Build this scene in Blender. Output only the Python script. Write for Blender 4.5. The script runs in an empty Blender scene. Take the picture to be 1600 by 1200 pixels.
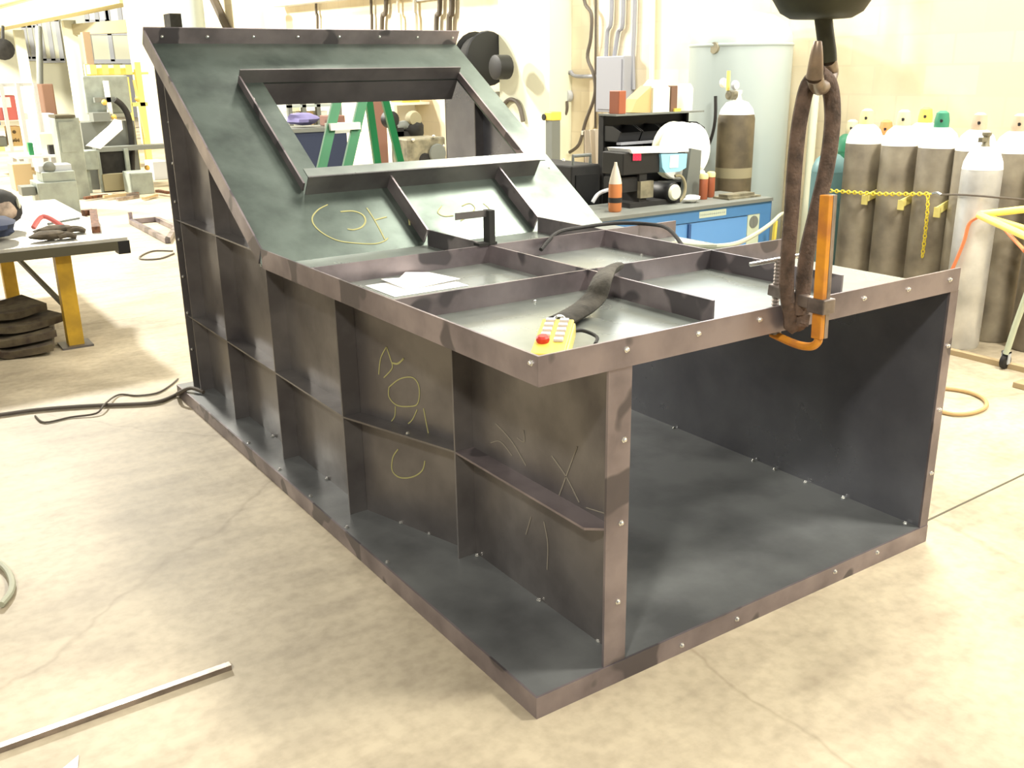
import bpy, bmesh, math, random
from mathutils import Vector, Matrix
R = math.radians
random.seed(7)
scene = bpy.context.scene
COL = scene.collection
# ---------------------------------------------------------------- camera
F_PX, PITCH, ROLL, YAW = 1496.09, 0.3160, -0.0150, -0.5930
CAM = Vector((-1.2174, -1.712, 1.6))
_f = Vector((-math.sin(YAW)*math.cos(PITCH), math.cos(YAW)*math.cos(PITCH), -math.sin(PITCH)))
_r0 = Vector((math.cos(YAW), math.sin(YAW), 0)); _u0 = _r0.cross(_f)
_r = math.cos(ROLL)*_r0+math.sin(ROLL)*_u0; _u = -math.sin(ROLL)*_r0+math.cos(ROLL)*_u0
cd = bpy.data.cameras.new('camera'); cam = bpy.data.objects.new('camera', cd); COL.objects.link(cam)
cd.sensor_width = 36.0; cd.lens = 36.0*F_PX/1600.0; cd.clip_start = .05; cd.clip_end = 200
m = Matrix((_r, _u, -_f)).transposed().to_4x4(); m.translation = CAM
cam.matrix_world = m
scene.camera = cam
# ---------------------------------------------------------------- world, lights, exposure
w = bpy.data.worlds.new('hall_light'); scene.world = w; w.use_nodes = True
w.node_tree.nodes['Background'].inputs[0].default_value = (1.0, .95, .86, 1)
w.node_tree.nodes['Background'].inputs[1].default_value = .36
def area(name, loc, target, size, watts, col=(1, .95, .84)):
    d = bpy.data.lights.new(name, 'AREA'); d.shape = 'DISK'; d.size = size; d.energy = watts; d.color = col
    o = bpy.data.objects.new(name, d); COL.objects.link(o); o.location = loc
    o.rotation_euler = (Vector(target)-Vector(loc)).to_track_quat('-Z', 'Y').to_euler(); return o
area('high_bay_lamp_front', (-3.8, -3.0, 5.2), (.5, .5, 0), .5, 310)
area('high_bay_lamp_middle', (.4, 12.5, 6.2), (0, 6, 0), .7, 1250)
area('high_bay_lamp_right', (4.1, 2.3, 5.8), (4.3, 2.2, 0), 1.9, 380)
area('high_bay_lamp_corner', (3.0, -1.6, 5.4), (5.0, 2.0, 1.0), .9, 400)
area('high_bay_lamp_bench', (3.0, 6.0, 5.6), (4.6, 5.0, .6), .9, 110)
area('high_bay_lamp_far', (-5.0, 16.5, 6.5), (2.0, 20, 0), 1.2, 4200)
area('high_bay_lamp_end', (-1.0, 29, 7.0), (2.0, 33, 1), 1.2, 3600)
vs = scene.view_settings
vs.view_transform = 'Standard'; vs.look = 'None'; vs.exposure = 0.0; vs.gamma = 1.0; vs.use_curve_mapping = False
# ---------------------------------------------------------------- pixel helpers (photo taken as 1600 x 1200)
def ray(x, y): return _f+_r*((x-800)/F_PX)+_u*((600-y)/F_PX)
def hit(x, y, ax, c):
    d = ray(x, y); i = 'xyz'.index(ax); return CAM+d*((c-CAM[i])/d[i])
def at(x, y, D): return CAM+ray(x, y)*D
# ---------------------------------------------------------------- materials
def lin(c):
    return tuple((v/255/12.92 if v/255 <= .04045 else ((v/255+.055)/1.055)**2.4) for v in c)+(1,)
def mat(name, rgb, rough=.6, metal=0., var=.0, vscale=6., bump=0., bscale=40., spec=.5, rgb2=None, emit=0, patch=None):
    """Principled colour with optional noise blend towards rgb2 and fine bump"""
    mt = bpy.data.materials.new(name); mt.use_nodes = True; nt = mt.node_tree; b = nt.nodes['Principled BSDF']
    b.inputs['Base Color'].default_value = lin(rgb); b.inputs['Roughness'].default_value = rough
    b.inputs['Metallic'].default_value = metal; b.inputs['Specular IOR Level'].default_value = spec
    if emit:
        b.inputs['Emission Color'].default_value = lin(rgb); b.inputs['Emission Strength'].default_value = emit
    if var or bump:
        tc = nt.nodes.new('ShaderNodeTexCoord')
    if var:
        n = nt.nodes.new('ShaderNodeTexNoise'); n.inputs['Scale'].default_value = vscale; n.inputs['Detail'].default_value = 6
        nt.links.new(tc.outputs['Object'], n.inputs['Vector'])
        rp = nt.nodes.new('ShaderNodeValToRGB'); rp.color_ramp.elements[0].position = .38; rp.color_ramp.elements[1].position = .66
        if rgb2 is None: rgb2 = tuple(max(0, c*(1-var)) for c in rgb)
        rp.color_ramp.elements[0].color = lin(rgb); rp.color_ramp.elements[1].color = lin(rgb2)
        nt.links.new(n.outputs['Fac'], rp.inputs['Fac']); nt.links.new(rp.outputs['Color'], b.inputs['Base Color'])
        if patch:                   # hard-edged darker mill-scale patches
            n3 = nt.nodes.new('ShaderNodeTexNoise'); n3.inputs['Scale'].default_value = 4.5; n3.inputs['Detail'].default_value = 2
            nt.links.new(tc.outputs['Object'], n3.inputs['Vector'])
            r3 = nt.nodes.new('ShaderNodeValToRGB'); r3.color_ramp.elements[0].position = .575; r3.color_ramp.elements[1].position = .60
            nt.links.new(n3.outputs['Fac'], r3.inputs['Fac']); mx = nt.nodes.new('ShaderNodeMixRGB'); mx.inputs[2].default_value = lin(patch)
            nt.links.new(r3.outputs['Color'], mx.inputs[0]); nt.links.new(rp.outputs['Color'], mx.inputs[1]); nt.links.new(mx.outputs[0], b.inputs['Base Color'])
        mr = nt.nodes.new('ShaderNodeMapRange'); mr.inputs[3].default_value = max(.02, rough-.07); mr.inputs[4].default_value = min(1, rough+.1)
        nt.links.new(n.outputs['Fac'], mr.inputs[0]); nt.links.new(mr.outputs[0], b.inputs['Roughness'])
    if bump:
        n2 = nt.nodes.new('ShaderNodeTexNoise'); n2.inputs['Scale'].default_value = bscale; n2.inputs['Detail'].default_value = 3
        nt.links.new(tc.outputs['Object'], n2.inputs['Vector'])
        bp = nt.nodes.new('ShaderNodeBump'); bp.inputs['Strength'].default_value = bump; bp.inputs['Distance'].default_value = .01
        nt.links.new(n2.outputs['Fac'], bp.inputs['Height']); nt.links.new(bp.outputs['Normal'], b.inputs['Normal'])
    return mt
def concrete():
    mt = bpy.data.materials.new('concrete'); mt.use_nodes = True; nt = mt.node_tree; b = nt.nodes['Principled BSDF']
    tc = nt.nodes.new('ShaderNodeTexCoord'); L = nt.links.new
    def noise(s, d=5, stretch=None):
        n = nt.nodes.new('ShaderNodeTexNoise'); n.inputs['Scale'].default_value = s; n.inputs['Detail'].default_value = d
        if stretch:
            mp = nt.nodes.new('ShaderNodeMapping'); mp.inputs['Scale'].default_value = stretch; mp.inputs['Rotation'].default_value = (0, 0, .5)
            L(tc.outputs['Object'], mp.inputs[0]); L(mp.outputs[0], n.inputs['Vector'])
        else: L(tc.outputs['Object'], n.inputs['Vector'])
        return n
    def ramp(src, p0, c0, p1, c1):
        r = nt.nodes.new('ShaderNodeValToRGB'); e = r.color_ramp.elements
        e[0].position, e[0].color, e[1].position, e[1].color = p0, c0, p1, c1; L(src, r.inputs[0]); return r
    a = ramp(noise(1.1, 8).outputs['Fac'], .36, lin((172, 160, 136)), .64, lin((206, 193, 166)))
    s = ramp(noise(3.2, 9, (1, 2.6, 1)).outputs['Fac'], .36, (.84, .83, .83, 1), .56, (1, 1, 1, 1))
    s2 = ramp(noise(26, 4).outputs['Fac'], .33, (.86, .85, .84, 1), .6, (1, 1, 1, 1))
    m1 = nt.nodes.new('ShaderNodeMixRGB'); m1.blend_type = 'MULTIPLY'; m1.inputs[0].default_value = 1
    m2 = nt.nodes.new('ShaderNodeMixRGB'); m2.blend_type = 'MULTIPLY'; m2.inputs[0].default_value = 1
    L(a.outputs[0], m1.inputs[1]); L(s.outputs[0], m1.inputs[2]); L(m1.outputs[0], m2.inputs[1]); L(s2.outputs[0], m2.inputs[2])
    # fine cracks
    v = nt.nodes.new('ShaderNodeTexVoronoi'); v.feature = 'DISTANCE_TO_EDGE'; v.inputs['Scale'].default_value = .42
    dn = noise(2.2, 4); mx = nt.nodes.new('ShaderNodeMixRGB'); mx.inputs[0].default_value = .22
    L(tc.outputs['Object'], mx.inputs[1]); L(dn.outputs['Color'], mx.inputs[2]); L(mx.outputs[0], v.inputs['Vector'])
    cr = ramp(v.outputs['Distance'], .0008, (.82, .8, .78, 1), .0030, (1, 1, 1, 1))
    m3 = nt.nodes.new('ShaderNodeMixRGB'); m3.blend_type = 'MULTIPLY'; m3.inputs[0].default_value = 1
    L(m2.outputs[0], m3.inputs[1]); L(cr.outputs[0], m3.inputs[2]); L(m3.outputs[0], b.inputs['Base Color'])
    b.inputs['Roughness'].default_value = .55; b.inputs['Specular IOR Level'].default_value = .35
    bp = nt.nodes.new('ShaderNodeBump'); bp.inputs['Strength'].default_value = .12; bp.inputs['Distance'].default_value = .01
    L(noise(18, 5).outputs['Fac'], bp.inputs['Height']); L(bp.outputs[0], b.inputs['Normal'])
    return mt
def brickwall():
    mt = bpy.data.materials.new('painted_brick'); mt.use_nodes = True; nt = mt.node_tree; b = nt.nodes['Principled BSDF']; L = nt.links.new
    tc = nt.nodes.new('ShaderNodeTexCoord'); mp = nt.nodes.new('ShaderNodeMapping'); mp.inputs['Rotation'].default_value = (R(90), 0, R(90))
    sx = nt.nodes.new('ShaderNodeSeparateXYZ'); cx = nt.nodes.new('ShaderNodeCombineXYZ')
    L(tc.outputs['Object'], sx.inputs[0]); L(sx.outputs['Y'], cx.inputs['X']); L(sx.outputs['Z'], cx.inputs['Y'])
    br = nt.nodes.new('ShaderNodeTexBrick'); br.inputs['Scale'].default_value = 1; br.inputs['Brick Width'].default_value = .4; br.inputs['Row Height'].default_value = .2
    br.inputs['Mortar Size'].default_value = .008; br.inputs['Color1'].default_value = lin((240, 230, 204)); br.inputs['Color2'].default_value = lin((232, 220, 192)); br.inputs['Mortar'].default_value = lin((230, 219, 193))
    L(cx.outputs[0], br.inputs['Vector'])
    n = nt.nodes.new('ShaderNodeTexNoise'); n.inputs['Scale'].default_value = .9; n.inputs['Detail'].default_value = 6; L(tc.outputs['Object'], n.inputs['Vector'])
    rp = nt.nodes.new('ShaderNodeValToRGB'); rp.color_ramp.elements[0].position = .42; rp.color_ramp.elements[0].color = (.84, .80, .72, 1); rp.color_ramp.elements[1].position = .6
    L(n.outputs['Fac'], rp.inputs[0]); mx = nt.nodes.new('ShaderNodeMixRGB'); mx.blend_type = 'MULTIPLY'; mx.inputs[0].default_value = 1
    L(br.outputs['Color'], mx.inputs[1]); L(rp.outputs[0], mx.inputs[2]); L(mx.outputs[0], b.inputs['Base Color']); b.inputs['Roughness'].default_value = .6
    bp = nt.nodes.new('ShaderNodeBump'); bp.inputs['Strength'].default_value = .12; bp.inputs['Distance'].default_value = .01; bp.invert = True
    L(br.outputs['Fac'], bp.inputs['Height']); L(bp.outputs[0], b.inputs['Normal'])
    return mt
M = {}
def MM(k, *a, **kw): M[k] = mat(k, *a, **kw); return M[k]
MM('steel', (132, 128, 126), .34, .6, .3, 3.6, .04, 60, rgb2=(100, 96, 96))
MM('steel_lit', (150, 151, 158), .28, .75, .2, 3.0, .03, 40, rgb2=(126, 126, 134))  # right wall panel: light from the open back put into a paler colour
MM('steel_plate', (166, 173, 167), .27, .55, .3, 3.4, .03, 30, rgb2=(128, 136, 130))
MM('steel_hood', (116, 128, 120), .34, .75, .3, 4.2, .04, 30, rgb2=(80, 90, 84))
MM('steel_floor', (144, 147, 147), .33, .5, .3, 3.0, .04, 30, rgb2=(106, 108, 109))
MM('steel_rim', (158, 147, 149), .34, .6, .3, 5.0, .03, 50, rgb2=(122, 113, 116), patch=(100, 94, 97))
MM('zinc', (225, 225, 220), .25, .9)
MM('rust', (120, 78, 52), .8, 0, .4, 30)
MM('chalk', (166, 162, 110), .95)
MM('cloth', (192, 180, 160), .9)
MM('girder', (216, 204, 150), .6)
MM('chalk_pale', (140, 134, 122), .95)
MM('paper', (250, 249, 244), .8)
MM('yellow_plastic', (230, 204, 86), .45)
MM('yellow_pale', (240, 222, 120), .45)
MM('red', (205, 52, 40), .45)
MM('button_grey', (205, 200, 205), .5)
MM('sling', (100, 82, 70), .95, 0, .35, 30, .4, 120)
MM('sleeve', (84, 80, 72), .9, 0, .3, 20, .3, 80)
MM('orange', (224, 150, 40), .4, 0, .3, 14, rgb2=(190, 120, 50))
MM('clamp_steel', (170, 158, 150), .38, .8, .3, 12)
MM('hook_dark', (60, 60, 42), .5, .3, .3, 9)
MM('hook_worn', (150, 132, 114), .4, .6, .3, 14)
MM('black', (24, 24, 24), .5)
MM('black_soft', (40, 39, 36), .8, 0, .3, 8)
MM('rubber', (34, 32, 30), .7)
MM('grey_hose', (170, 172, 150), .5)
MM('cyl_body', (156, 148, 130), .5, .1, .35, 5, rgb2=(118, 110, 97))
MM('cyl_white', (244, 242, 232), .45)
MM('cyl_silver', (222, 222, 218), .38, .35, .2, 4)
MM('cyl_green', (40, 110, 80), .45)
MM('cyl_teal', (100, 138, 140), .45)
MM('cap_beige', (206, 196, 164), .6); MM('cap_orange', (240, 140, 84), .55); MM('cap_yellow', (236, 190, 96), .55); MM('cap_green', (52, 132, 100), .55); MM('cap_brown', (190, 170, 146), .6); MM('cap_cream', (226, 214, 150), .6)
MM('chain_yellow', (226, 205, 60), .45)
MM('tank', (172, 184, 182), .3)
MM('blue', (98, 150, 205), .45); MM('blue_dark', (74, 124, 172), .45); MM('blue_navy', (52, 84, 132), .5)
MM('pale_green', (190, 200, 176), .5)
MM('sky_cover', (150, 208, 232), .5)
MM('white', (246, 244, 236), .55)
MM('cream', (226, 226, 200), .6)
MM('olive', (108, 96, 72), .5, 0, .3, 6)
MM('grey_machine', (150, 158, 148), .5, 0, .15, 6)
MM('grey_machine_dark', (112, 116, 110), .5)
MM('grey_light', (186, 190, 194), .5)
MM('panel_grey', (150, 152, 160), .5)
MM('added_glow', (236, 243, 255), .5, emit=3.2)  # glow of the added windows above the picture
MM('yellow_rack', (240, 228, 140), .5)
MM('yellow_leg', (206, 164, 44), .5, 0, .2, 8, rgb2=(176, 140, 40))
MM('table_top', (206, 204, 192), .4, .3, .2, 5)
MM('table_edge', (84, 80, 62), .6, .2)
MM('mat_brown', (98, 88, 66), .95, 0, .4, 14, rgb2=(66, 54, 44))
MM('navy', (48, 56, 78), .9); MM('skin_leather', (176, 156, 136), .9, 0, .3, 18)
MM('glove', (96, 86, 70), .95, 0, .4, 20)
MM('ladder_green', (28, 112, 66), .4); MM('ladder_grey', (222, 222, 212), .5)
MM('cardboard', (196, 168, 116), .8); MM('brown', (112, 84, 66), .8); MM('brown_pink', (134, 98, 84), .8); MM('post_tan', (168, 146, 118), .8)
MM('ink', (90, 76, 52), .9)
MM('bottle', (206, 196, 176), .4); MM('bottle_orange', (198, 124, 72), .4); MM('copper', (150, 82, 52), .45)
MM('led', (255, 40, 70), .5, emit=2.0)
MM('red_pale', (206, 110, 104), .6)
MM('purple_cloth', (128, 122, 166), .9)
MM('orange_hose', (226, 130, 84), .5)
MM('tan_hose', (190, 160, 110), .6)
MM('pipe', (226, 222, 206), .5); MM('pipe_dark', (92, 84, 74), .6)
MM('khaki', (150, 142, 112), .7)
MM('cast', (146, 140, 116), .5, .2, .3, 12)
MM('wood', (176, 156, 120), .8)
MM('window_glass', (250, 250, 250), .3)
M['concrete'] = concrete(); M['brick'] = brickwall()
# ---------------------------------------------------------------- mesh helpers
class B:
    def __init__(s): s.v = []; s.f = []
    def add(s, vs, fs):
        o = len(s.v); s.v += [Vector(v) for v in vs]; s.f += [tuple(i+o for i in f) for f in fs]; return s
    def box(s, a, b, mx=None):
        (x0, y0, z0), (x1, y1, z1) = a, b
        v = [Vector(p) for p in ((x0, y0, z0), (x1, y0, z0), (x1, y1, z0), (x0, y1, z0), (x0, y0, z1), (x1, y0, z1), (x1, y1, z1), (x0, y1, z1))]
        if mx: v = [mx @ p for p in v]
        return s.add(v, [(0, 3, 2, 1), (4, 5, 6, 7), (0, 1, 5, 4), (1, 2, 6, 5), (2, 3, 7, 6), (3, 0, 4, 7)])
    def prism(s, poly, ext):
        n = len(poly); e = Vector(ext); a = [Vector(p) for p in poly]
        return s.add(a+[p+e for p in a], [tuple(range(n))[::-1], tuple(range(n, 2*n))]+[(i, (i+1) % n, n+(i+1) % n, n+i) for i in range(n)])
    def bar(s, p, q, w, h, up=(0, 0, 1)):
        p, q = Vector(p), Vector(q); d = (q-p).normalized(); up = Vector(up)
        if abs(d.dot(up)) > .98: up = Vector((0, 1, 0))
        r = d.cross(up).normalized(); u = r.cross(d)
        c = [(-1, -1), (1, -1), (1, 1), (-1, 1)]
        v = [p+r*(w/2*i)+u*(h/2*j) for i, j in c]+[q+r*(w/2*i)+u*(h/2*j) for i, j in c]
        return s.add(v, [(0, 1, 2, 3), (7, 6, 5, 4), (0, 4, 5, 1), (1, 5, 6, 2), (2, 6, 7, 3), (3, 7, 4, 0)])
    def tube(s, pts, r, n=8, flat=1.0, side=None, smooth=True):
        P = [Vector(p) for p in pts]
        if smooth and len(P) > 2: P = spline(P)
        rr = r if isinstance(r, (list, tuple)) else None
        rings = []; u = None
        for i, p in enumerate(P):
            d = (P[min(i+1, len(P)-1)]-P[max(i-1, 0)]).normalized()
            if u is None:
                u = Vector(side) if side else (Vector((0, 0, 1)) if abs(d.z) < .9 else Vector((1, 0, 0)))
            u = (u-d*u.dot(d)).normalized(); v = d.cross(u)
            k = r if rr is None else rr[0]+(rr[1]-rr[0])*i/(len(P)-1)
            rings.append([p+u*(k*math.cos(2*math.pi*j/n))+v*(k*flat*math.sin(2*math.pi*j/n)) for j in range(n)])
        vs = [v for g in rings for v in g]; fs = []
        for i in range(len(rings)-1):
            for j in range(n): fs.append((i*n+j, i*n+(j+1) % n, (i+1)*n+(j+1) % n, (i+1)*n+j))
        fs += [tuple(range(n))[::-1], tuple((len(rings)-1)*n+j for j in range(n))]
        return s.add(vs, fs)
    def ribbon(s, pts, w, nrm, t=.002, smooth=True):
        P = [Vector(p) for p in pts]; nrm = Vector(nrm).normalized()
        if smooth and len(P) > 2: P = spline(P)
        n = len(P); vs = []
        for i, p in enumerate(P):
            d = (P[min(i+1, n-1)]-P[max(i-1, 0)]).normalized(); sd = d.cross(nrm).normalized()*(w/2)
            vs += [p-sd, p+sd, p+sd+nrm*t, p-sd+nrm*t]
        fs = [(0, 1, 2, 3), (4*n-1, 4*n-2, 4*n-3, 4*n-4)]
        for i in range(n-1):
            for j in range(4): fs.append((4*i+j, 4*i+4+j, 4*i+4+(j+1) % 4, 4*i+(j+1) % 4))
        return s.add(vs, fs)
    def lathe(s, prof, c=(0, 0, 0), n=20, axis='z', mx=None):
        c = Vector(c); vs = []; fs = []
        for r, z in prof:
            for j in range(n):
                a = 2*math.pi*j/n; p = (r*math.cos(a), r*math.sin(a), z)
                if axis == 'x': p = (p[2], p[0], p[1])
                if axis == 'y': p = (p[1], p[2], p[0])
                p = Vector(p)
                vs.append((mx @ p if mx else p)+c)
        k = len(prof)
        for i in range(k-1):
            for j in range(n): fs.append((i*n+j, i*n+(j+1) % n, (i+1)*n+(j+1) % n, (i+1)*n+j))
        fs += [tuple(range(n))[::-1], tuple((k-1)*n+j for j in range(n))]
        return s.add(vs, fs)
    def blob(s, c, r, seed=0, amp=.25, nu=12, nv=8):
        rnd = random.Random(seed); vs = []; fs = []; c = Vector(c)
        ph = [rnd.uniform(0, 6.28) for _ in range(8)]
        for i in range(nv+1):
            t = math.pi*i/nv
            for j in range(nu):
                a = 2*math.pi*j/nu
                k = 1+amp*(math.sin(3*a+ph[0]+2*t)*.5+math.sin(2*t*2+ph[1]+a)*.5)*math.sin(t)
                vs.append(c+Vector((r[0]*k*math.sin(t)*math.cos(a), r[1]*k*math.sin(t)*math.sin(a), r[2]*k*math.cos(t))))
        for i in range(nv):
            for j in range(nu): fs.append((i*nu+j, i*nu+(j+1) % nu, (i+1)*nu+(j+1) % nu, (i+1)*nu+j))
        return s.add(vs, fs)
def spline(P, k=5):
    out = []
    for i in range(len(P)-1):
        p0, p1, p2, p3 = P[max(i-1, 0)], P[i], P[i+1], P[min(i+2, len(P)-1)]
        for j in range(k):
            t = j/k
            out.append(.5*((2*p1)+(p2-p0)*t+(2*p0-5*p1+4*p2-p3)*t*t+(3*p1-p0-3*p2+p3)*t**3))
    return out+[P[-1]]
def obj(name, b, mt, parent=None, smooth=False, bev=0):
    me = bpy.data.meshes.new(name); me.from_pydata([tuple(v) for v in b.v], [], b.f)
    bm = bmesh.new(); bm.from_mesh(me); bmesh.ops.recalc_face_normals(bm, faces=bm.faces); bm.to_mesh(me); bm.free()
    me.materials.append(M[mt] if isinstance(mt, str) else mt)
    if smooth:
        me.polygons.foreach_set('use_smooth', [True]*len(me.polygons)); me.set_sharp_from_angle(angle=R(40))
    o = bpy.data.objects.new(name, me); COL.objects.link(o)
    if parent:
        o.parent = parent; o.matrix_parent_inverse = Matrix.Translation(-Vector(parent.location))
    if bev:
        md = o.modifiers.new('bevel', 'BEVEL'); md.width = bev; md.segments = 2; md.limit_method = 'ANGLE'
    return o
def tag(o, label, cat, group=None):
    o['label'] = label; o['category'] = cat
    if group: o['group'] = group
    return o
def thing(name, label, cat, loc=(0, 0, 0), group=None):
    o = bpy.data.objects.new(name, None); COL.objects.link(o); o.location = loc; o.empty_display_size = .1
    return tag(o, label, cat, group)
def struct(name, b, mt, parent=None):
    o = obj(name, b, mt, parent)
    if not parent: o['kind'] = 'structure'
    return o
def copy_part(o, parent, offset):
    c = o.copy(); COL.objects.link(c); c.parent = parent; c.location = o.location+Vector(offset); return c
def px_rect(x0, y0, x1, y1, yc):
    xm, ym = (x0+x1)/2, (y0+y1)/2
    return hit(x0, ym, 'y', yc).x, hit(x1, ym, 'y', yc).x, hit(xm, y1, 'y', yc).z, hit(xm, y0, 'y', yc).z
def px_box(b, x0, y0, x1, y1, yc, d, floor=False):
    xa, xb, za, zb = px_rect(x0, y0, x1, y1, yc)
    if floor: za = 0
    return b.box((xa, yc, za), (xb, yc+d, zb))
# ---------------------------------------------------------------- the setting
struct('floor', B().box((-14, -8, -.2), (9, 46, 0)), 'concrete')
fl = bpy.data.objects['floor']
struct('wall_right', B().box((5.0, -8, 0), (5.25, 24, 5.5)), 'brick')
struct('wall_back', B().box((-14, 42, 0), (9, 42.3, 7)), 'cream')
struct('trim_1', B().box((4.72, 6.35, 0), (4.998, 7.25, 5.5)), 'cream')
# unseen glowing windows added high in the right wall for white deck reflections
for k_ in range(4):
    y0 = -5.2+3.9*k_; wn = struct('window_%d' % (k_+1), B().box((4.985, y0, 2.45), (5.0, y0+3.0, 4.15)), 'cream')
    for j_ in range(4):
        for i_ in range(2): obj('added_pane', B().box((4.975, y0+.04+.74*j_, 2.49+.83*i_), (4.984, y0+.74+.74*j_, 3.27+.83*i_)), 'added_glow', wn)
    fb = B()
    for j_ in range(5): fb.box((4.955, y0-.02+.74*j_, 2.43), (4.985, y0+.04+.74*j_, 4.17))
    for i_ in range(3): fb.box((4.955, y0, 2.43+.83*i_), (4.985, y0+3.02, 2.49+.83*i_))
    obj('window_frame', fb, 'grey_light', wn)
# saw-cut joint running over the floor at the right
j0, j1 = hit(1448, 814, 'z', 0), hit(1640, 722, 'z', 0)
obj('floor_joint', B().ribbon([j0, j1], .008, (0, 0, 1), .0015), 'table_edge', fl)
# ---------------------------------------------------------------- welded steel chute
ch = thing('steel_chute', 'large dark welded steel chute with sloping hood standing in middle of floor', 'steel chute', (.85, 1.6, 0))
L_, W_, HB, H, HT, YK = 3.2265, 1.677, .064, .979, .067, 1.776
X0, X1, X2, T1, T2, E1 = .012, .7242, 1.288, 1.309, .7133, .1477
ZP = H-HT                       # top of the flat deck plate
S = Vector((0, .8408, .5414)); N = Vector((0, -.5414, .8408)); O = Vector((0, YK, H)); SL = 1.516
SM = Matrix((Vector((1, 0, 0)), S, N)).transposed().to_4x4(); SM.translation = O
def zs(y, off=.075):            # height of the hood plate underside above y
    p = O-N*off; return p.z+(y-p.y)*S.z/S.y
t = .007
bp = obj('base_plate', B().box((0, 0, HB-t), (W_, L_, HB)), 'steel_floor', ch)
obj('base_flange', B().box((0, -t, 0), (W_, 0, HB)), 'steel_rim', ch)
obj('base_flange', B().box((-t, -t, 0), (0, L_, HB)), 'steel_rim', ch)
obj('base_flange', B().box((W_, -t, 0), (W_+t, L_, HB)), 'steel_rim', ch)
obj('base_flange', B().box((0, L_, 0), (W_, L_+t, HB)), 'steel_rim', ch)
# left side wall: straight, bent and rear panels
XF, XR, YA, YB, YE = .285, .135, .75, 1.27, 3.13
obj('side_panel', B().box((XF, .0, HB), (XF+t, YA, ZP-t)), 'steel', ch)
obj('side_panel', B().prism([(XF, YA, HB), (XR, YB, HB), (XR, YB, ZP-t), (XF, YA, ZP-t)], (t, 0, 0)), 'steel', ch)
yk2 = YK+.04
obj('side_panel', B().prism([(XR, YB, HB), (XR, YE, HB), (XR, YE, zs(3.06)), (XR, 3.06, zs(3.06)), (XR, yk2, ZP-t), (XR, YB, ZP-t)], (t, 0, 0)), 'steel', ch)
# right side wall
XW = 1.645
obj('side_panel', B().prism([(XW, 0, HB), (XW, YE+.04, HB), (XW, YE+.04, zs(3.06)), (XW, 3.06, zs(3.06)), (XW, yk2, ZP-t), (XW, 0, ZP-t)], (t, 0, 0)), 'steel_lit', ch)
# upright fins, ledges
FO = .068
def fin(y, x, top): obj('stiffener', B().box((x-FO, y-.004, HB), (x, y+.004, top)), 'steel', ch)
fin(YA, XF, ZP-t); fin(YB, XR, ZP-t); fin(1.92, XR, zs(1.92)-.005); fin(2.52, XR, zs(2.52)-.005); fin(3.05, XR, zs(3.05)-.005)
obj('end_flange', B().box((.055, YE-.004, HB), (XR, YE+.004, zs(3.05)-.01)), 'steel', ch)
ZL = .44
def ledge(pa, pb, z):
    (xa, ya), (xb, yb) = pa, pb
    obj('stiffener', B().prism([(xa, ya, z), (xb, yb, z), (xb-FO, yb, z), (xa-FO, ya, z)], (0, 0, .007)), 'steel', ch)
obj('stiffener', B().prism([(XF, .03, ZL), (XF, YA-.005, ZL), (XF-FO, YA-.005, ZL), (XF-FO, .085, ZL)], (0, 0, .007)), 'steel_rim', ch)
ledge((XF, YA+.005), (XR, YB-.005), ZL)
ys = [YB, 1.92, 2.52, 3.05, YE]
for a, b in zip(ys, ys[1:]): ledge((XR, a+.005), (XR, b-.005), ZL)
for a, b in zip(ys[1:], ys[2:]): ledge((XR, a+.005), (XR, b-.005), .925)
# front uprights
obj('end_flange', B().box((.218, -.004, HB), (XF+.008, .004, ZP-t)), 'steel_rim', ch)
obj('end_flange', B().box((XW-.004, -.004, HB), (XW+.04, .004, ZP-t)), 'steel_rim', ch)
obj('end_flange', B().box((XW, YE+.036, HB), (XW+.06, YE+.044, zs(3.0))), 'steel', ch)
# deck plate and rims
obj('deck_plate', B().box((X0, 0, ZP-t), (W_, YK+.045, ZP)), 'steel_plate', ch)
obj('rim', B().box((X0-t, -t, ZP-t), (W_, 0, H)), 'steel_rim', ch)
obj('rim', B().box((X0-t, 0, ZP-t), (X0, YK, H)), 'steel_rim', ch)
def rib(p, q, name='stiffener', mt='steel_rim'): obj(name, B().bar(p, q, .008, HT), mt, ch)
zc = ZP+HT/2
rib((X1, E1, zc), (X1, YK-.0, zc)); rib((X2, E1, zc), (X2, YK-.0, zc))
rib((X0, T1, zc), (X1-.004, T1, zc)); rib((X1+.004, T1, zc), (X2-.004, T1, zc)); rib((X2+.004, T1, zc), (W_, T1, zc))
rib((X0, T2, zc), (X1-.004, T2, zc)); rib((X1+.004, T2, zc), (X2-.004, T2, zc)); rib((X2+.004, T2, zc), (W_, T2, zc))
# sloping hood
OX0, OX1, OS0, OS1 = .455, 1.51, .41, 1.186
hp = B()
for a, b in (((X0, -.03), (OX0, SL)), ((OX1, -.03), (W_, SL)), ((OX0, -.03), (OX1, OS0)), ((OX0, OS1), (OX1, SL))):
    hp.box((a[0], a[1], -HT-t), (b[0], b[1], -HT), SM)
obj('hood_plate', hp, 'steel_hood', ch)
def srib(x0, x1, s0, s1, n0=-HT, n1=0, name='stiffener', mt='steel_rim'):
    return obj(name, B().box((x0, s0, n0), (x1, s1, n1), SM), mt, ch)
srib(X0-t, X0, 0.0, SL, -HT-t, 0, 'rim')
srib(X0-t, W_, SL, SL+t, -HT-t, .012, 'rim')
srib(X1-.004, X1+.004, 0, .395); srib(X2-.004, X2+.004, 0, .395)
DTOP = .19
TX0, TX1, TS0, TS1 = .34, 1.515, .395, 1.19
srib(TX0-.004, TX0+.004, TS0, TS1, -HT, -.03, 'opening_trim'); srib(TX1-.004, TX1+.004, TS0, TS1, -HT, -.03, 'opening_trim')
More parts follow.
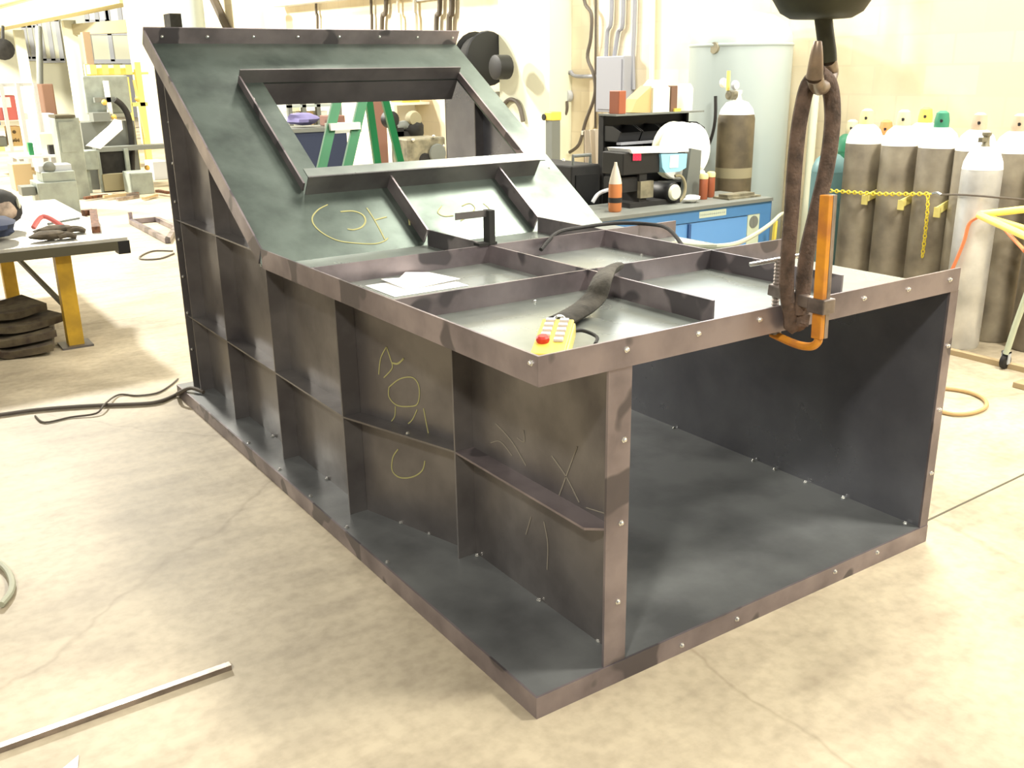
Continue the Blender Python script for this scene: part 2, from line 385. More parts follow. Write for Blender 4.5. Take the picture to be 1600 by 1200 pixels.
srib(TX0, TX1, TS1-.004, TS1+.004, -DTOP, 0, 'opening_trim', 'steel'); srib(TX0, TX1, TS0-.030, TS0-.022, -HT, .022, 'opening_trim', 'steel')
srib(TX0, TX1+.03, TS0-.03, TS0+.03, .016, .022, 'opening_trim', 'steel_plate')
# ribs on the right wall seen through the opening
for y in (2.78, ): obj('stiffener', B().box((XW-.05, y-.004, HB), (XW, y+.004, zs(y)-.01)), 'steel', ch)
# bolts
bolt_me = None
def bolt(p, n):
    global bolt_me
    n = Vector(n).normalized()
    if bolt_me is None:
        b = B(); b.lathe([(.0085, 0), (.0085, .0015), (.0055, .002), (.0055, .006), (.004, .0075)], n=6)
        o = obj('bolt', b, 'zinc', ch); bolt_me = o.data
    else:
        o = bpy.data.objects.new('bolt', bolt_me); COL.objects.link(o); o.parent = ch
        o.matrix_parent_inverse = Matrix.Translation(-Vector(ch.location))
    o.location = p; o.rotation_euler = n.to_track_quat('Z', 'Y').to_euler()
def sl_hit(x, y, off=0):
    d = ray(x, y); q = O-N*off; return CAM+d*((q-CAM).dot(N)/d.dot(N))
def sp_hit(x, y, s):            # plane across the slope at distance s
    q = O+S*s; d = ray(x, y); return CAM+d*((q-CAM).dot(S)/d.dot(S))
for q in ((253, 57), (324, 57), (396, 57), (465, 57), (530, 57), (593, 57), (652, 58), (707, 59)): bolt(sp_hit(*q, SL-.001), -S)
for q in ((259, 130), (264, 191), (270, 255), (274, 315), (280, 374), (286, 432), (291, 489), (297, 546)):
    p = hit(*q, 'y', YE-.005); p.x = max(p.x, .068); bolt(p, (0, -1, 0))
for q in ((385, 693), (432, 735), (480, 777), (536, 826), (598, 881)):
    p = hit(*q, 'z', HB); p.x = max(p.x, .012); bolt(p, (0, 0, 1))
for q in ((426, 682), (511, 748), (575, 794), (626, 817), (671, 834), (745, 868), (842, 938), (935, 1002)):
    bolt(hit(*q, 'z', HB+.001), (0, 0, 1))
for q in ((830, 567),): bolt(hit(*q, 'x', X0-t), (-1, 0, 0))
for q in ((979, 546), (1091, 521), (1187, 499), (1350, 466), (1419, 452), (1484, 437)): bolt(hit(*q, 'y', -t), (0, -1, 0))
for q in ((975, 687), (970, 817), (965, 940)): bolt(hit(*q, 'y', -.004), (0, -1, 0))
for q in ((1482, 540), (1467, 640), (1452, 740)):
    p = hit(*q, 'y', -.004); p.x = XW+.02; bolt(p, (0, -1, 0))
for q in ((1065, 1008), (1151, 967), (1304, 893), (1370, 863)): bolt(hit(*q, 'y', -t), (0, -1, 0))
for q in ((1057, 668), (1180, 719), (1215, 732), (1265, 751), (1325, 775), (1420, 815)):
    p = hit(*q, 'z', HB); p.x = min(p.x, XW-.012); bolt(p, (0, 0, 1))
for q in ((637, 678),): bolt(hit(*q, 'z', ZL+.008), (0, 0, 1))
for q in ((598, 425), (625, 428), (742, 410), (771, 466), (835, 472), (904, 454), (855, 393), (897, 383), (935, 383), (1003, 399)):
    bolt(hit(*q, 'z', ZP), (0, 0, 1))
for q in ((396, 155), (880, 250), (858, 262)): bolt(sl_hit(*q, HT), N)
# chalk scribbles
def chalk(pts, w=.007, plane='s', mt='chalk', sm=True):
    b = B()
    if plane == 's': P = [sl_hit(x, y, HT-.0005) for x, y in pts]; nr = N
    else:
        P = []; nr = Vector((-1, 0, 0))
        for x, y in pts:
            if plane == 'f': p = hit(x, y, 'x', XF-.0005)
            else:
                nn = Vector((-(YB-YA), -(XF-XR), 0)).normalized(); d = ray(x, y); q0 = Vector((XF, YA, 0))+nn*.0005
                p = CAM+d*((q0-CAM).dot(nn)/d.dot(nn)); nr = nn
            P.append(p)
    b.ribbon(P, w*.78, nr, .0012, sm); obj('chalk_mark', b, mt, ch)
chalk([(512, 320), (497, 328), (488, 340), (491, 352), (505, 365), (528, 376), (556, 380), (585, 381), (600, 377), (606, 372)])
chalk([(532, 331), (552, 330), (567, 336), (571, 346), (565, 355), (553, 359), (543, 358)], .009)
chalk([(573, 325), (584, 342), (594, 360), (601, 374)]); chalk([(585, 344), (604, 339)], .009, sm=False); chalk([(638, 333), (640, 352)], .009, sm=False)
chalk([(690, 322), (684, 332), (694, 338), (708, 337)], .006); chalk([(722, 322), (734, 318), (742, 326), (730, 338), (720, 345)], .006); chalk([(755, 318), (765, 328), (757, 340)], .006)
chalk([(604, 542), (595, 560), (592, 585)], .005, 'b'); chalk([(604, 542), (610, 560), (613, 575), (600, 590)], .005, 'b'); chalk([(613, 567), (622, 568), (631, 560)], .008, 'b')
chalk([(608, 605), (625, 592), (645, 590), (655, 605), (653, 630), (640, 635), (620, 633), (608, 620), (608, 605)], .005, 'b')
chalk([(618, 635), (617, 650), (612, 658)], .005, 'b'); chalk([(652, 640), (645, 655), (638, 662)], .005, 'b'); chalk([(662, 638), (666, 660), (670, 680)], .005, 'b')
chalk([(622, 702), (614, 715), (613, 735), (625, 746), (645, 745), (660, 735), (664, 720)], .006, 'b')
chalk([(902, 698), (890, 730), (874, 774)], .005, 'f', 'chalk_pale'); chalk([(862, 712), (885, 745), (905, 785)], .005, 'f', 'chalk_pale')
chalk([(775, 662), (800, 690), (822, 728)], .005, 'f', 'chalk_pale'); chalk([(767, 692), (782, 690), (800, 712)], .004, 'f', 'chalk_pale'); chalk([(818, 672), (819, 690), (808, 684)], .004, 'f', 'chalk_pale')
chalk([(830, 808), (822, 835)], .004, 'f', 'chalk_pale'); chalk([(850, 815), (856, 850), (855, 890)], .004, 'f', 'chalk_pale')
chalk([(916, 793), (945, 802)], .004, 'f', 'chalk_pale')
# ---------------------------------------------------------------- things lying on the chute deck
pp = thing('paper_sheet', 'white paper sheets lying in the first deck cell of the chute', 'paper', (.3, 1.1, ZP))
obj('sheet', B().prism([(.16, 1.00, ZP+.001), (.44, 1.00, ZP+.001), (.44, 1.215, ZP+.001), (.16, 1.215, ZP+.001)], (0, 0, .0015)), 'paper', pp)
sh = [(.24, 1.06), (.455, 1.08), (.44, 1.27), (.36, 1.30), (.31, 1.25), (.235, 1.245)]
obj('sheet', B().prism([(x, y, ZP+.003+.006*(i % 2)) for i, (x, y) in enumerate(sh)], (0, 0, .0015)), 'paper', pp)
# crane pendant control
a = Vector((.17, .158, 0)); rm = thing('pendant_control', 'yellow push-button crane pendant with red stop button on deck corner', 'remote control', (a.x, a.y, ZP))
ang = math.atan2(.175, .165); RM = Matrix.Translation((a.x, a.y, ZP)) @ Matrix.Rotation(ang, 4, 'Z') @ Matrix.Rotation(R(-6), 4, 'Y')
bb = lambda b, p, q: b.box(p, q, RM)
obj('case', bb(B(), (-.125, -.046, .006), (.125, .046, .046)), 'yellow_pale', rm, bev=.006)
obj('face_plate', bb(B(), (-.122, -.042, .046), (.122, .042, .056)), 'yellow_plastic', rm, bev=.004)
for i in range(5):
    for j in (-.018, .018):
        if i == 0 and j > 0: continue
        obj('button', bb(B(), (-.035+i*.034-.009, j-.012, .056), (-.035+i*.034+.009, j+.012, .064)), 'button_grey', rm, bev=.002)
obj('stop_button', B().lathe([(.015, 0), (.017, .004), (.017, .012), (.012, .017)], n=14, mx=RM.to_3x3().to_4x4(), c=RM @ Vector((-.045, .02, .056))), 'red', rm, True)
obj('hanger', B().tube([RM @ Vector((.125, -.02, .03)), RM @ Vector((.15, -.01, .05)), RM @ Vector((.15, .01, .05)), RM @ Vector((.125, .02, .03))], .004, 6), 'zinc', rm, True)
obj('cable', B().tube([RM @ Vector((.12, -.03, .02)), RM @ Vector((.16, -.06, .01)), RM @ Vector((.13, -.10, .005)), RM @ Vector((.08, -.10, .005))], .005, 6), 'rubber', rm, True)
# dark webbing sleeve draped from pendant over the rib
sv = B().tube([hit(872, 503, 'z', ZP+.02), hit(890, 494, 'z', ZP+.02), hit(912, 481, 'z', ZP+.024), hit(930, 464, 'z', ZP+.045), hit(938, 444, 'z', H+.012), hit(946, 427, 'z', H+.02), hit(958, 420, 'z', H+.012)], .017, 12, 2.3, side=(0, 0, 1))
so = obj('webbing_sleeve', sv, 'sleeve', None, True); tag(so, 'dark grey fabric cable sleeve draped across deck behind yellow pendant', 'sleeve')
# try square standing on the rib crossing
sq = thing('try_square', 'small dark steel square standing on end at the rib crossing', 'square', (X1+.03, T1+.02, H))
p0 = Vector((X1+.004, T1+.005, H)); obj('stock', B().box((X1-.006, T1-.012, H), (X1+.022, T1+.03, H+.13)), 'black_soft', sq, bev=.003)
obj('blade', B().box((X1-.14, T1+.005, H+.105), (X1-.006, T1+.009, H+.13)), 'steel', sq)
obj('foot', B().box((X1-.05, T1-.01, H), (X1+.03, T1+.03, H+.01)), 'black_soft', sq)
# cables resting on the deck ribs
zr = H+.008
P = [hit(*q, 'z', zr) for q in ((845, 372), (870, 364), (905, 356), (960, 349), (1010, 350), (1045, 358), (1075, 370))]
P[0].z = ZP+.03; P[-1].z = ZP+.012
o = obj('black_cable', B().tube(P, .008, 8), 'rubber', None, True); tag(o, 'black welding cable arched over the far deck ribs', 'cable')
o = obj('grey_hose', B().tube([hit(1050, 381, 'z', ZP+.012), hit(1095, 385, 'z', ZP+.012), hit(1135, 384, 'z', ZP+.014), hit(1160, 377, 'y', 1.25), hit(1182, 365, 'y', 1.55), hit(1205, 349, 'y', 1.9), hit(1222, 334, 'y', 2.2), hit(1231, 340, 'y', 2.35), hit(1226, 372, 'y', 2.4), (3.05, 2.38, .25), (3.0, 2.3, .012), (2.7, 2.2, .012)], .011, 8), 'grey_hose', None, True)
tag(o, 'pale grey hose curving off the right edge of the deck', 'hose')
# ---------------------------------------------------------------- clamp, sling and crane hook
XC = .855
cl = thing('bar_clamp', 'orange bar clamp gripping the front rim of the chute', 'clamp', (XC, -.1, .86))
obj('bar', B().bar((XC-.005, -.115, .905), (XC-.005, -.105, 1.285), .03, .018, (1, 0, 0)).tube([(XC, -.115, .915), (XC, -.113, .893), (XC, -.09, .876), (XC, -.04, .872), (XC, .045, .884)], .013, 8, .9), 'orange', cl, bev=.002)
obj('jaw_pad', B().lathe([(.018, 0), (.018, .014)], (XC, .035, .886), 12), 'clamp_steel', cl)
obj('bar_edge', B().bar((XC+.0115, -.115, .905), (XC+.0115, -.105, 1.285), .03, .014, (1, 0, 0)), 'clamp_steel', cl)
obj('sliding_arm', B().box((XC-.022, -.14, .975), (XC+.026, -.085, 1.015)).bar((XC, -.09, .995), (XC, .06, 1.01), .026, .032), 'clamp_steel', cl, bev=.003)
obj('screw', B().lathe([(.009+.0022*(i % 2), .005*i) for i in range(30)], (XC, .04, .955), 10), 'clamp_steel', cl)
obj('screw_foot', B().lathe([(.012, 0), (.019, .006), (.019, .014), (.011, .022)], (XC, .04, .935), 12), 'black_soft', cl)
obj('tommy_bar', B().tube([(XC-.075, .075, 1.085), (XC+.06, .01, 1.105)], .006, 8, smooth=False), 'zinc', cl, True)
def sling_leg(px, y): return [hit(x, yy, 'y', y) for x, yy in px]
lg1 = [(1279, 118), (1262, 135), (1252, 175), (1246, 215), (1241, 270), (1237, 330), (1231, 400), (1229, 450), (1235, 490)]
lg2 = [(1279, 118), (1296, 135), (1301, 175), (1298, 220), (1290, 270), (1276, 330), (1262, 390), (1256, 440), (1252, 490)]
yl = -.03
Pa = sling_leg(lg1, yl); Pb = sling_leg(lg2, yl-.012)
sg = thing('lifting_sling', 'brown frayed fabric lifting sling looped from crane hook to clamp', 'sling', Pa[-1])
obj('left_leg', B().tube(Pa, .025, 12, .6, side=(1, 0, 0)), 'sling', sg, True)
obj('right_leg', B().tube(Pb, .027, 12, .6, side=(1, 0, 0)), 'sling', sg, True)
obj('under_loop', B().tube([Pa[-1], Pa[-1]+Vector((.008, .0, -.035)), (XC+.02, yl-.005, .955), Pb[-1]+Vector((-.004, 0, -.035)), Pb[-1]], 0.024, 10, .6, side=(1, 0, 0)), 'sling', sg, True)
hk = thing('crane_hook', 'dark crane hook with rounded block hanging above the clamp', 'crane hook', hit(1282, 70, 'y', yl))
h0 = hit(1283, 22, 'y', yl)
obj('block', B().lathe([(.035, -.012), (.075, -.010), (.10, .004), (.122, .038), (.15, .10), (.155, .22), (.13, .26), (.05, .27)], h0, 28), 'hook_dark', hk, True)
obj('shank', B().tube([h0+Vector((.0, 0, .02)), hit(1289, 50, 'y', yl), hit(1293, 80, 'y', yl), hit(1294, 96, 'y', yl)], .022, 12), 'hook_dark', hk, True)
hp_ = [hit(x, y, 'y', yy) for x, y, yy in ((1294, 92, yl+.0), (1298, 112, yl+.03), (1292, 130, yl+.01), (1279, 136, yl-.03), (1273, 120, yl-.06), (1276, 85, yl-.075), (1278, 64, yl-.078))]
obj('bowl', B().tube(hp_[:5], .020, 12), 'hook_worn', hk, True)
obj('tip', B().tube(hp_[4:], (.022, .009), 12), 'hook_worn', hk, True)
# ---------------------------------------------------------------- loose things on the floor, foreground
a, b = hit(0, 1169, 'z', .008), hit(360, 1040, 'z', .008); a = b+(a-b).normalized()*1.8
o = obj('steel_bar', B().bar(a, b, .022, .016), 'clamp_steel'); tag(o, 'long thin bright steel bar lying on floor in the foreground', 'steel bar')
o = obj('coiled_hose', B().tube([hit(x, y, 'z', .012) for x, y in ((2, 945), (17, 925), (18, 905), (5, 885), (-25, 868), (-80, 862), (-140, 875), (-170, 905), (-150, 945), (-90, 968), (-30, 962))], .011, 8), 'grey_hose', None, True); tag(o, 'grey-green hose loop at the left edge of the foreground floor', 'hose')
c = hit(105, 1196, 'z', 0); o = obj('paper_scrap', B().prism([(c.x-.03, c.y-.02, .001), (c.x+.02, c.y-.025, .001), (c.x+.03, c.y+.015, .006)], (0, 0, .0012)), 'paper'); tag(o, 'tiny white paper scrap at the bottom edge of the floor', 'paper scrap')
o = obj('power_cable', B().tube([hit(x, y, 'z', .011) for x, y in ((-700, 700), (-300, 690), (-60, 655), (0, 648), (60, 640), (140, 634), (220, 631), (250, 627), (275, 617))]+[(-.03, 3.12, .05), (.02, 3.06, HB+.02), (.06, 2.98, HB+.012)], .010, 8), 'pipe_dark', None, True); tag(o, 'dark power cable running from left edge to the chute base', 'cable')
o = obj('thin_lead', B().tube([hit(x, y, 'z', z_) for x, y, z_ in ((55, 650, .006), (70, 660, .006), (110, 652, .006), (150, 646, .012), (163, 632, .028), (178, 620, .012), (192, 616, .006), (215, 618, .006), (245, 614, .006), (265, 603, .006), (278, 592, .006))], .005, 6), 'pipe_dark', None, True); tag(o, 'thin wavy dark lead crossing the power cable by the chute', 'cable')
o = obj('hose_loop', B().tube([hit(x, y, 'z', .012) for x, y in ((1462, 640), (1490, 647), (1520, 645), (1540, 636), (1538, 624), (1515, 613), (1480, 607), (1455, 607))], .010, 8), 'tan_hose', None, True); tag(o, 'tan hose loop lying on floor right of the chute', 'hose')
# ---------------------------------------------------------------- gas cylinders along the right wall
caps = {'cap_beige': 'beige', 'cap_orange': 'orange', 'cap_yellow': 'yellow', 'cap_green': 'green', 'cap_brown': 'tan', 'cap_cream': 'cream'}
def cylinder(px, xr, h, r, body, top, cap, label, py=262, valve=False):
    c = hit(px, py, 'x', xr); x, y = c.x, c.y
    g = thing('gas_cylinder', label, 'gas cylinder', (x, y, 0), 'gas cylinders along the right wall')
    zs_ = h-.20 if not valve else h-.19
    obj('body', B().lathe([(r*.93, 0), (r, .015), (r, zs_-.02), (r*.985, zs_)], (x, y, 0), 24), body, g, True)
    obj('shoulder', B().lathe([(r, zs_), (r*.95, zs_+.04), (r*.78, zs_+.085), (r*.5, zs_+.115), (.03, zs_+.125)], (x, y, 0), 24), top, g, True)
    if valve:
        obj('valve', B().lathe([(.03, zs_+.12), (.02, zs_+.135), (.018, zs_+.18), (.026, zs_+.185), (.026, zs_+.2)], (x, y, 0), 10).box((x-.06, y-.012, zs_+.15), (x, y+.012, zs_+.174)), 'cast', g, True)
    else:
        obj('cap', B().lathe([(.036, zs_+.105), (.044, zs_+.115), (.044, zs_+.16), (.036, zs_+.205), (.018, zs_+.218)], (x, y, 0), 14), cap, g, True)
        obj('vent_hole', B().lathe([(.010, 0), (.010, .006)], (x-.041, y-.02, zs_+.16), 8, axis='x'), 'black', g)
    return g
G = 'grey-brown gas cylinder, white shoulder, '
cylinder(1347, 4.35, 1.315, .119, 'cyl_body', 'cyl_white', 'cap_cream', G+'cream cap, nearest the sling')
cylinder(1404, 4.35, 1.315, .119, 'cyl_body', 'cyl_white', 'cap_beige', G+'beige cap, second from the sling')
cylinder(1463, 4.35, 1.315, .119, 'cyl_body', 'cyl_white', 'cap_green', G+'green cap, behind the hanging chain end')
cylinder(1521, 4.36, 1.31, .115, 'cyl_body', 'cyl_white', 'cap_brown', G+'tan cap, half hidden by the silver cylinder')
cylinder(1583, 4.37, 1.31, .118, 'cyl_body', 'cyl_white', 'cap_brown', G+'tan cap, right of the silver cylinder')
cylinder(1530, 4.08, 1.225, .108, 'cyl_silver', 'cyl_white', None, 'silver gas cylinder without cap standing in front of the row', 300, True)
cylinder(1293, 4.45, 1.10, .122, 'cyl_teal', 'cyl_teal', 'cap_cream', 'teal gas cylinder seen between the sling legs', 300)
cylinder(1322, 4.74, 1.22, .12, 'cyl_green', 'cyl_green', 'cap_beige', 'dark green gas cylinder with beige cap beside the sling', 300)
cylinder(1378, 4.66, 1.23, .12, 'cyl_body', 'cyl_white', 'cap_orange', 'gas cylinder with orange cap in the rear row')
cylinder(1437, 4.66, 1.32, .12, 'cyl_body', 'cyl_white', 'cap_yellow', 'gas cylinder with yellow cap in the rear row')
cylinder(1655, 4.35, 1.31, .118, 'cyl_body', 'cyl_white', 'cap_beige', G+'cut by the right frame edge')
# yellow rail brackets and chain in front of the cylinders
rk = thing('cylinder_rack', 'yellow steel rack with brackets holding the gas cylinders', 'rack', (4.5, 1.8, 0))
obj('rail', B().box((4.475, .9, .80), (4.505, 2.42, .86)), 'yellow_rack', rk)
for yy in (.9, 2.38): obj('post', B().box((4.475, yy, 0), (4.505, yy+.04, .86)), 'yellow_rack', rk)
gy = [hit(q_, 262, 'x', 4.355).y for q_ in (1347, 1404, 1463, 1521, 1583)]
for i_, q in enumerate(((1360, 312), (1417, 320), (1486, 333), (1545, 345))):
    c = hit(*q, 'x', 4.22); c.y = (gy[i_]+gy[i_+1])/2
    obj('bracket', B().bar((4.49, c.y, .83), (c.x, c.y, c.z), .010, .05).box((c.x-.01, c.y-.03, c.z-.035), (c.x, c.y+.012, c.z+.025)), 'yellow_rack', rk)
def chain(P, lk=.030, r=.0045):
    b = B(); P = [Vector(p) for p in P]; P = spline(P, 8) if len(P) > 2 else P
    d = [0]
    for i in range(1, len(P)): d.append(d[-1]+(P[i]-P[i-1]).length)
    n = int(d[-1]/(lk*.78)); k = 0
    for i in range(n):
        s = (i+.5)*d[-1]/n
        while k < len(P)-2 and d[k+1] < s: k += 1
        p = P[k].lerp(P[k+1], (s-d[k])/(d[k+1]-d[k])); t_ = (P[k+1]-P[k]).normalized()
        a_ = Vector((0, 0, 1)) if abs(t_.z) < .8 else Vector((0, 1, 0)); u = (a_-t_*a_.dot(t_)).normalized(); v = t_.cross(u)
        if i % 2: u, v = v, u
        ring = [p+t_*(lk/2*math.cos(6.2832*j/8))+u*(lk*.34*math.sin(6.2832*j/8)) for j in range(9)]
        for j in range(8): b.tube([ring[j], ring[j+1]], r, 4, smooth=False)
    return b
c1, c2 = hit(1296, 298, 'x', 4.2), hit(1456, 303, 'x', 4.2)
cn = thing('safety_chain', 'yellow chain stretched across the cylinders with a hanging end', 'chain', c2)
md = c1.lerp(c2, .5); md.z -= .01
obj('span', chain([c1, md, c2]), 'chain_yellow', cn)
obj('hanging_end', chain([hit(1450, 304, 'x', 4.19), hit(1449, 330, 'x', 4.19), hit(1445, 370, 'x', 4.19), hit(1441, 402, 'x', 4.19)]), 'chain_yellow', cn)
obj('snap_hook', B().tube([c2, c2+Vector((0, -.03, .01)), c2+Vector((0, -.06, 0))], .008, 6), 'zinc', cn, True)
o = obj('tie_wire', B().tube([c2+Vector((0, -.06, 0)), hit(1495, 304, 'x', 3.96), hit(1530, 306, 'x', 3.95), hit(1565, 309, 'x', 3.96), hit(1612, 313, 'x', 4.2)], .006, 6), 'pipe_dark', None, True); tag(o, 'thin dark tie wire crossing the silver cylinder from the chain', 'wire')
cp = hit(1484, 555, 'z', 0); ccb = B().box((3.86, -.6, 0), (3.90, 1.62, .03)); o = obj('floor_curb', ccb, 'wood'); tag(o, 'low tan curb strip on floor in front of the cylinders', 'curb')
o = obj('orange_hose', B().tube([hit(x, y, 'x', 3.93) for x, y in ((1486, 425), (1497, 400), (1507, 375), (1514, 350), (1526, 340), (1545, 334))]+[(3.80, .95, .70), (3.6, .8, .70)], .010, 8), 'orange_hose', None, True); tag(o, 'orange hose hanging in front of the silver cylinder', 'hose')
# yellow cart at the right edge
ct = thing('yard_cart', 'pale yellow tubular cart with caster at the right frame edge', 'cart', (3.8, .85, 0))
q1, q2, q3 = hit(1530, 336, 'x', 3.75), hit(1600, 368, 'x', 3.62), hit(1680, 400, 'x', 3.5)
obj('frame_tube', B().tube([q1, q2, q3], .020, 10, smooth=False), 'yellow_pale', ct, True)
q4, q5 = hit(1532, 335, 'x', 3.75), hit(1680, 318, 'x', 4.0)
obj('frame_tube', B().tube([q4, q5], .020, 10, smooth=False), 'yellow_pale', ct, True)
q6 = hit(1660, 375, 'x', 3.9); obj('frame_tube', B().tube([q1, q6], .018, 10, smooth=False), 'yellow_pale', ct, True)
f0 = hit(1570, 577, 'z', 0)
obj('leg', B().tube([hit(1572, 553, 'x', 3.84), hit(1586, 510, 'x', 3.84), hit(1606, 455, 'x', 3.84), hit(1640, 380, 'x', 3.84)], .016, 10, smooth=False), 'pale_green', ct, True)
wheel_c = Vector((f0.x+.01, f0.y+.01, .042))
wh = obj('caster', B().lathe([(.022, -.014), (.040, -.012), (.042, 0), (.040, .012), (.022, .014)], wheel_c, 18, axis='y'), 'rubber', ct, True)
obj('hub', B().lathe([(.016, -.018), (.016, .018)], wheel_c, 10, axis='y'), 'zinc', wh, True)
obj('fork', B().box((wheel_c.x-.012, wheel_c.y-.022, .03), (wheel_c.x+.012, wheel_c.y-.017, .10)).box((wheel_c.x-.012, wheel_c.y+.017, .03), (wheel_c.x+.012, wheel_c.y+.022, .10)).box((wheel_c.x-.012, wheel_c.y-.022, .09), (wheel_c.x+.012, wheel_c.y+.022, .10)), 'grey_light', ct)
c = hit(1592, 605, 'z', 0); o = obj('wood_block', B().box((c.x-.03, c.y-.3, 0), (c.x+.06, c.y+.02, .03)), 'wood', None, bev=.004); tag(o, 'short wooden block on floor at the right frame edge', 'wood block')
# ---------------------------------------------------------------- tall tank, bench and wire feeder
tk = thing('pressure_tank', 'tall grey-green vertical pressure tank with domed top against right wall', 'tank', (4.56, 3.68, 0))
rt, ht_ = .385, 1.76
obj('shell', B().lathe([(rt*.96, .12), (rt, .16), (rt, ht_), (rt*.98, ht_+.06), (rt*.86, ht_+.15), (rt*.6, ht_+.21), (rt*.25, ht_+.235), (.03, ht_+.24)], (4.56, 3.68, 0), 36), 'tank', tk, True)
obj('skirt', B().lathe([(rt*.9, 0), (rt*.9, .14)], (4.56, 3.68, 0), 30), 'grey_machine_dark', tk, True)
obj('weld_seam', B().lathe([(rt+.002, ht_-.012), (rt+.006, ht_-.006), (rt+.006, ht_+.004), (rt+.002, ht_+.01)], (4.56, 3.68, 0), 36), 'tank', tk, True)
g_ = hit(1118, 75, 'x', 4.2); obj('gauge', B().lathe([(.04, 0), (.045, .02), (.04, .035)], (g_.x-.02, g_.y, g_.z), 16, axis='x'), 'cast', tk, True)
o = obj('tank_pipe', B().tube([(4.72, 3.08, 0), (4.72, 3.08, 2.6)], .03, 12, smooth=False), 'cream', None, True); tag(o, 'pale vertical pipe standing just right of the tall tank', 'pipe')
o = obj('drain_hose', B().tube([hit(x, y, 'x', 4.16) for x, y in ((1118, 150), (1117, 190), (1108, 225), (1090, 260), (1080, 290))], .012, 8), 'rubber', None, True); tag(o, 'black hose hanging down the left side of the tank', 'hose')
# olive cylinder with regulator, between bench and tank
oc = hit(1147, 250, 'x', 3.98); og = thing('welding_gas_bottle', 'olive-brown welding gas bottle with regulator in front of tall tank', 'gas cylinder', (oc.x, oc.y, 0))
obj('body', B().lathe([(.12, 0), (.128, .015), (.128, 1.26), (.12, 1.29)], (oc.x, oc.y, 0), 24), 'olive', og, True)
obj('shoulder', B().lathe([(.12, 1.29), (.11, 1.325), (.075, 1.37), (.03, 1.385), (.022, 1.42), (.03, 1.43), (.03, 1.45)], (oc.x, oc.y, 0), 24), 'cyl_white', og, True)
rg = obj('regulator', B().lathe([(.02, -.10), (.032, -.09), (.032, -.03), (.02, -.02)], (oc.x, oc.y, 1.42), 12, axis='x'), 'cast', og, True)
for dy, dz, mt_ in ((.06, .06, 'cyl_white'), (-.05, .045, 'grey_light')):
    obj('gauge', B().lathe([(.028, -.012), (.032, 0), (.032, .012), (.026, .016)], (oc.x-.08, oc.y+dy, 1.44+dz), 14, axis='y'), mt_, rg, True)
obj('flow_tube', B().tube([(oc.x-.09, oc.y+.01, 1.45), (oc.x-.09, oc.y+.01, 1.58)], .013, 10, smooth=False), 'yellow_pale', rg, True)
obj('label_patch', B().lathe([(.1285, .86), (.1285, .93)], (oc.x, oc.y, 0), 24), 'khaki', og, True)
# blue bench
YBN = 2.6; bx0, bx1, bzt = 2.25, 3.765, .765
bn = thing('blue_workbench', 'blue steel workbench with paler blue door behind the chute deck', 'workbench', (3.0, 2.85, 0))
obj('worktop', B().box((bx0, YBN-.02, bzt), (bx1, 3.06, bzt+.022)), 'grey_machine_dark', bn)
obj('rail', B().box((bx0, YBN-.005, bzt-.075), (bx1, YBN+.03, bzt)), 'blue_dark', bn)
obj('post', B().box((bx1-.10, YBN-.004, 0), (bx1, YBN+.04, bzt-.075)), 'blue_dark', bn)
obj('post', B().box((bx0, YBN-.004, 0), (bx0+.08, YBN+.04, bzt-.075)), 'blue_dark', bn)
obj('side_panel', B().box((bx1, YBN-.004, 0), (bx1+.006, 3.06, bzt)), 'blue_navy', bn)
obj('pale_strip', B().box((bx1-.21, YBN-.002, 0), (bx1-.10, YBN+.03, bzt-.075)), 'pale_green', bn)
dr = obj('door', B().box((bx0+.56, YBN+.004, .10), (bx1-.21, YBN+.03, bzt-.08)), 'blue', bn)
obj('handle', B().box((3.02, YBN-.012, .56), (3.04, YBN+.006, .68)), 'blue_navy', dr)
obj('door', B().box((bx0+.08, YBN+.004, .10), (bx0+.55, YBN+.03, bzt-.08)), 'grey_machine_dark', bn)
xl = hit(1092, 330, 'y', YBN).x; xr_ = hit(1134, 322, 'y', YBN).x
nm = obj('name_strip', B().box((xl, YBN-.0065, bzt-.056), (xr_, YBN-.004, bzt-.016)), 'pale_green', bn)
tb = B(); xx = xl+.01; rnd = random.Random(3)
while xx < xr_-.02:                 # row of worn lettering, not readable in the photograph
    tb.box((xx, YBN-.0072, bzt-.048), (xx+.004, YBN-.0064, bzt-.024)).box((xx, YBN-.0072, bzt-.040), (xx+.009, YBN-.0064, bzt-.033)); xx += .017
obj('lettering', tb, 'tank', nm)
xb = bx1-.155
obj('badge', B().lathe([(.040, 0), (.040, .003)], (xb, YBN-.006, bzt-.125), 18, axis='y').box((xb-.005, YBN-.0075, bzt-.16), (xb+.005, YBN-.003, bzt-.09)), 'grey_machine_dark', bn)
obj('box_leg', B().box((bx0+.08, YBN+.05, 0), (bx1-.05, 3.0, .08)), 'blue_navy', bn)
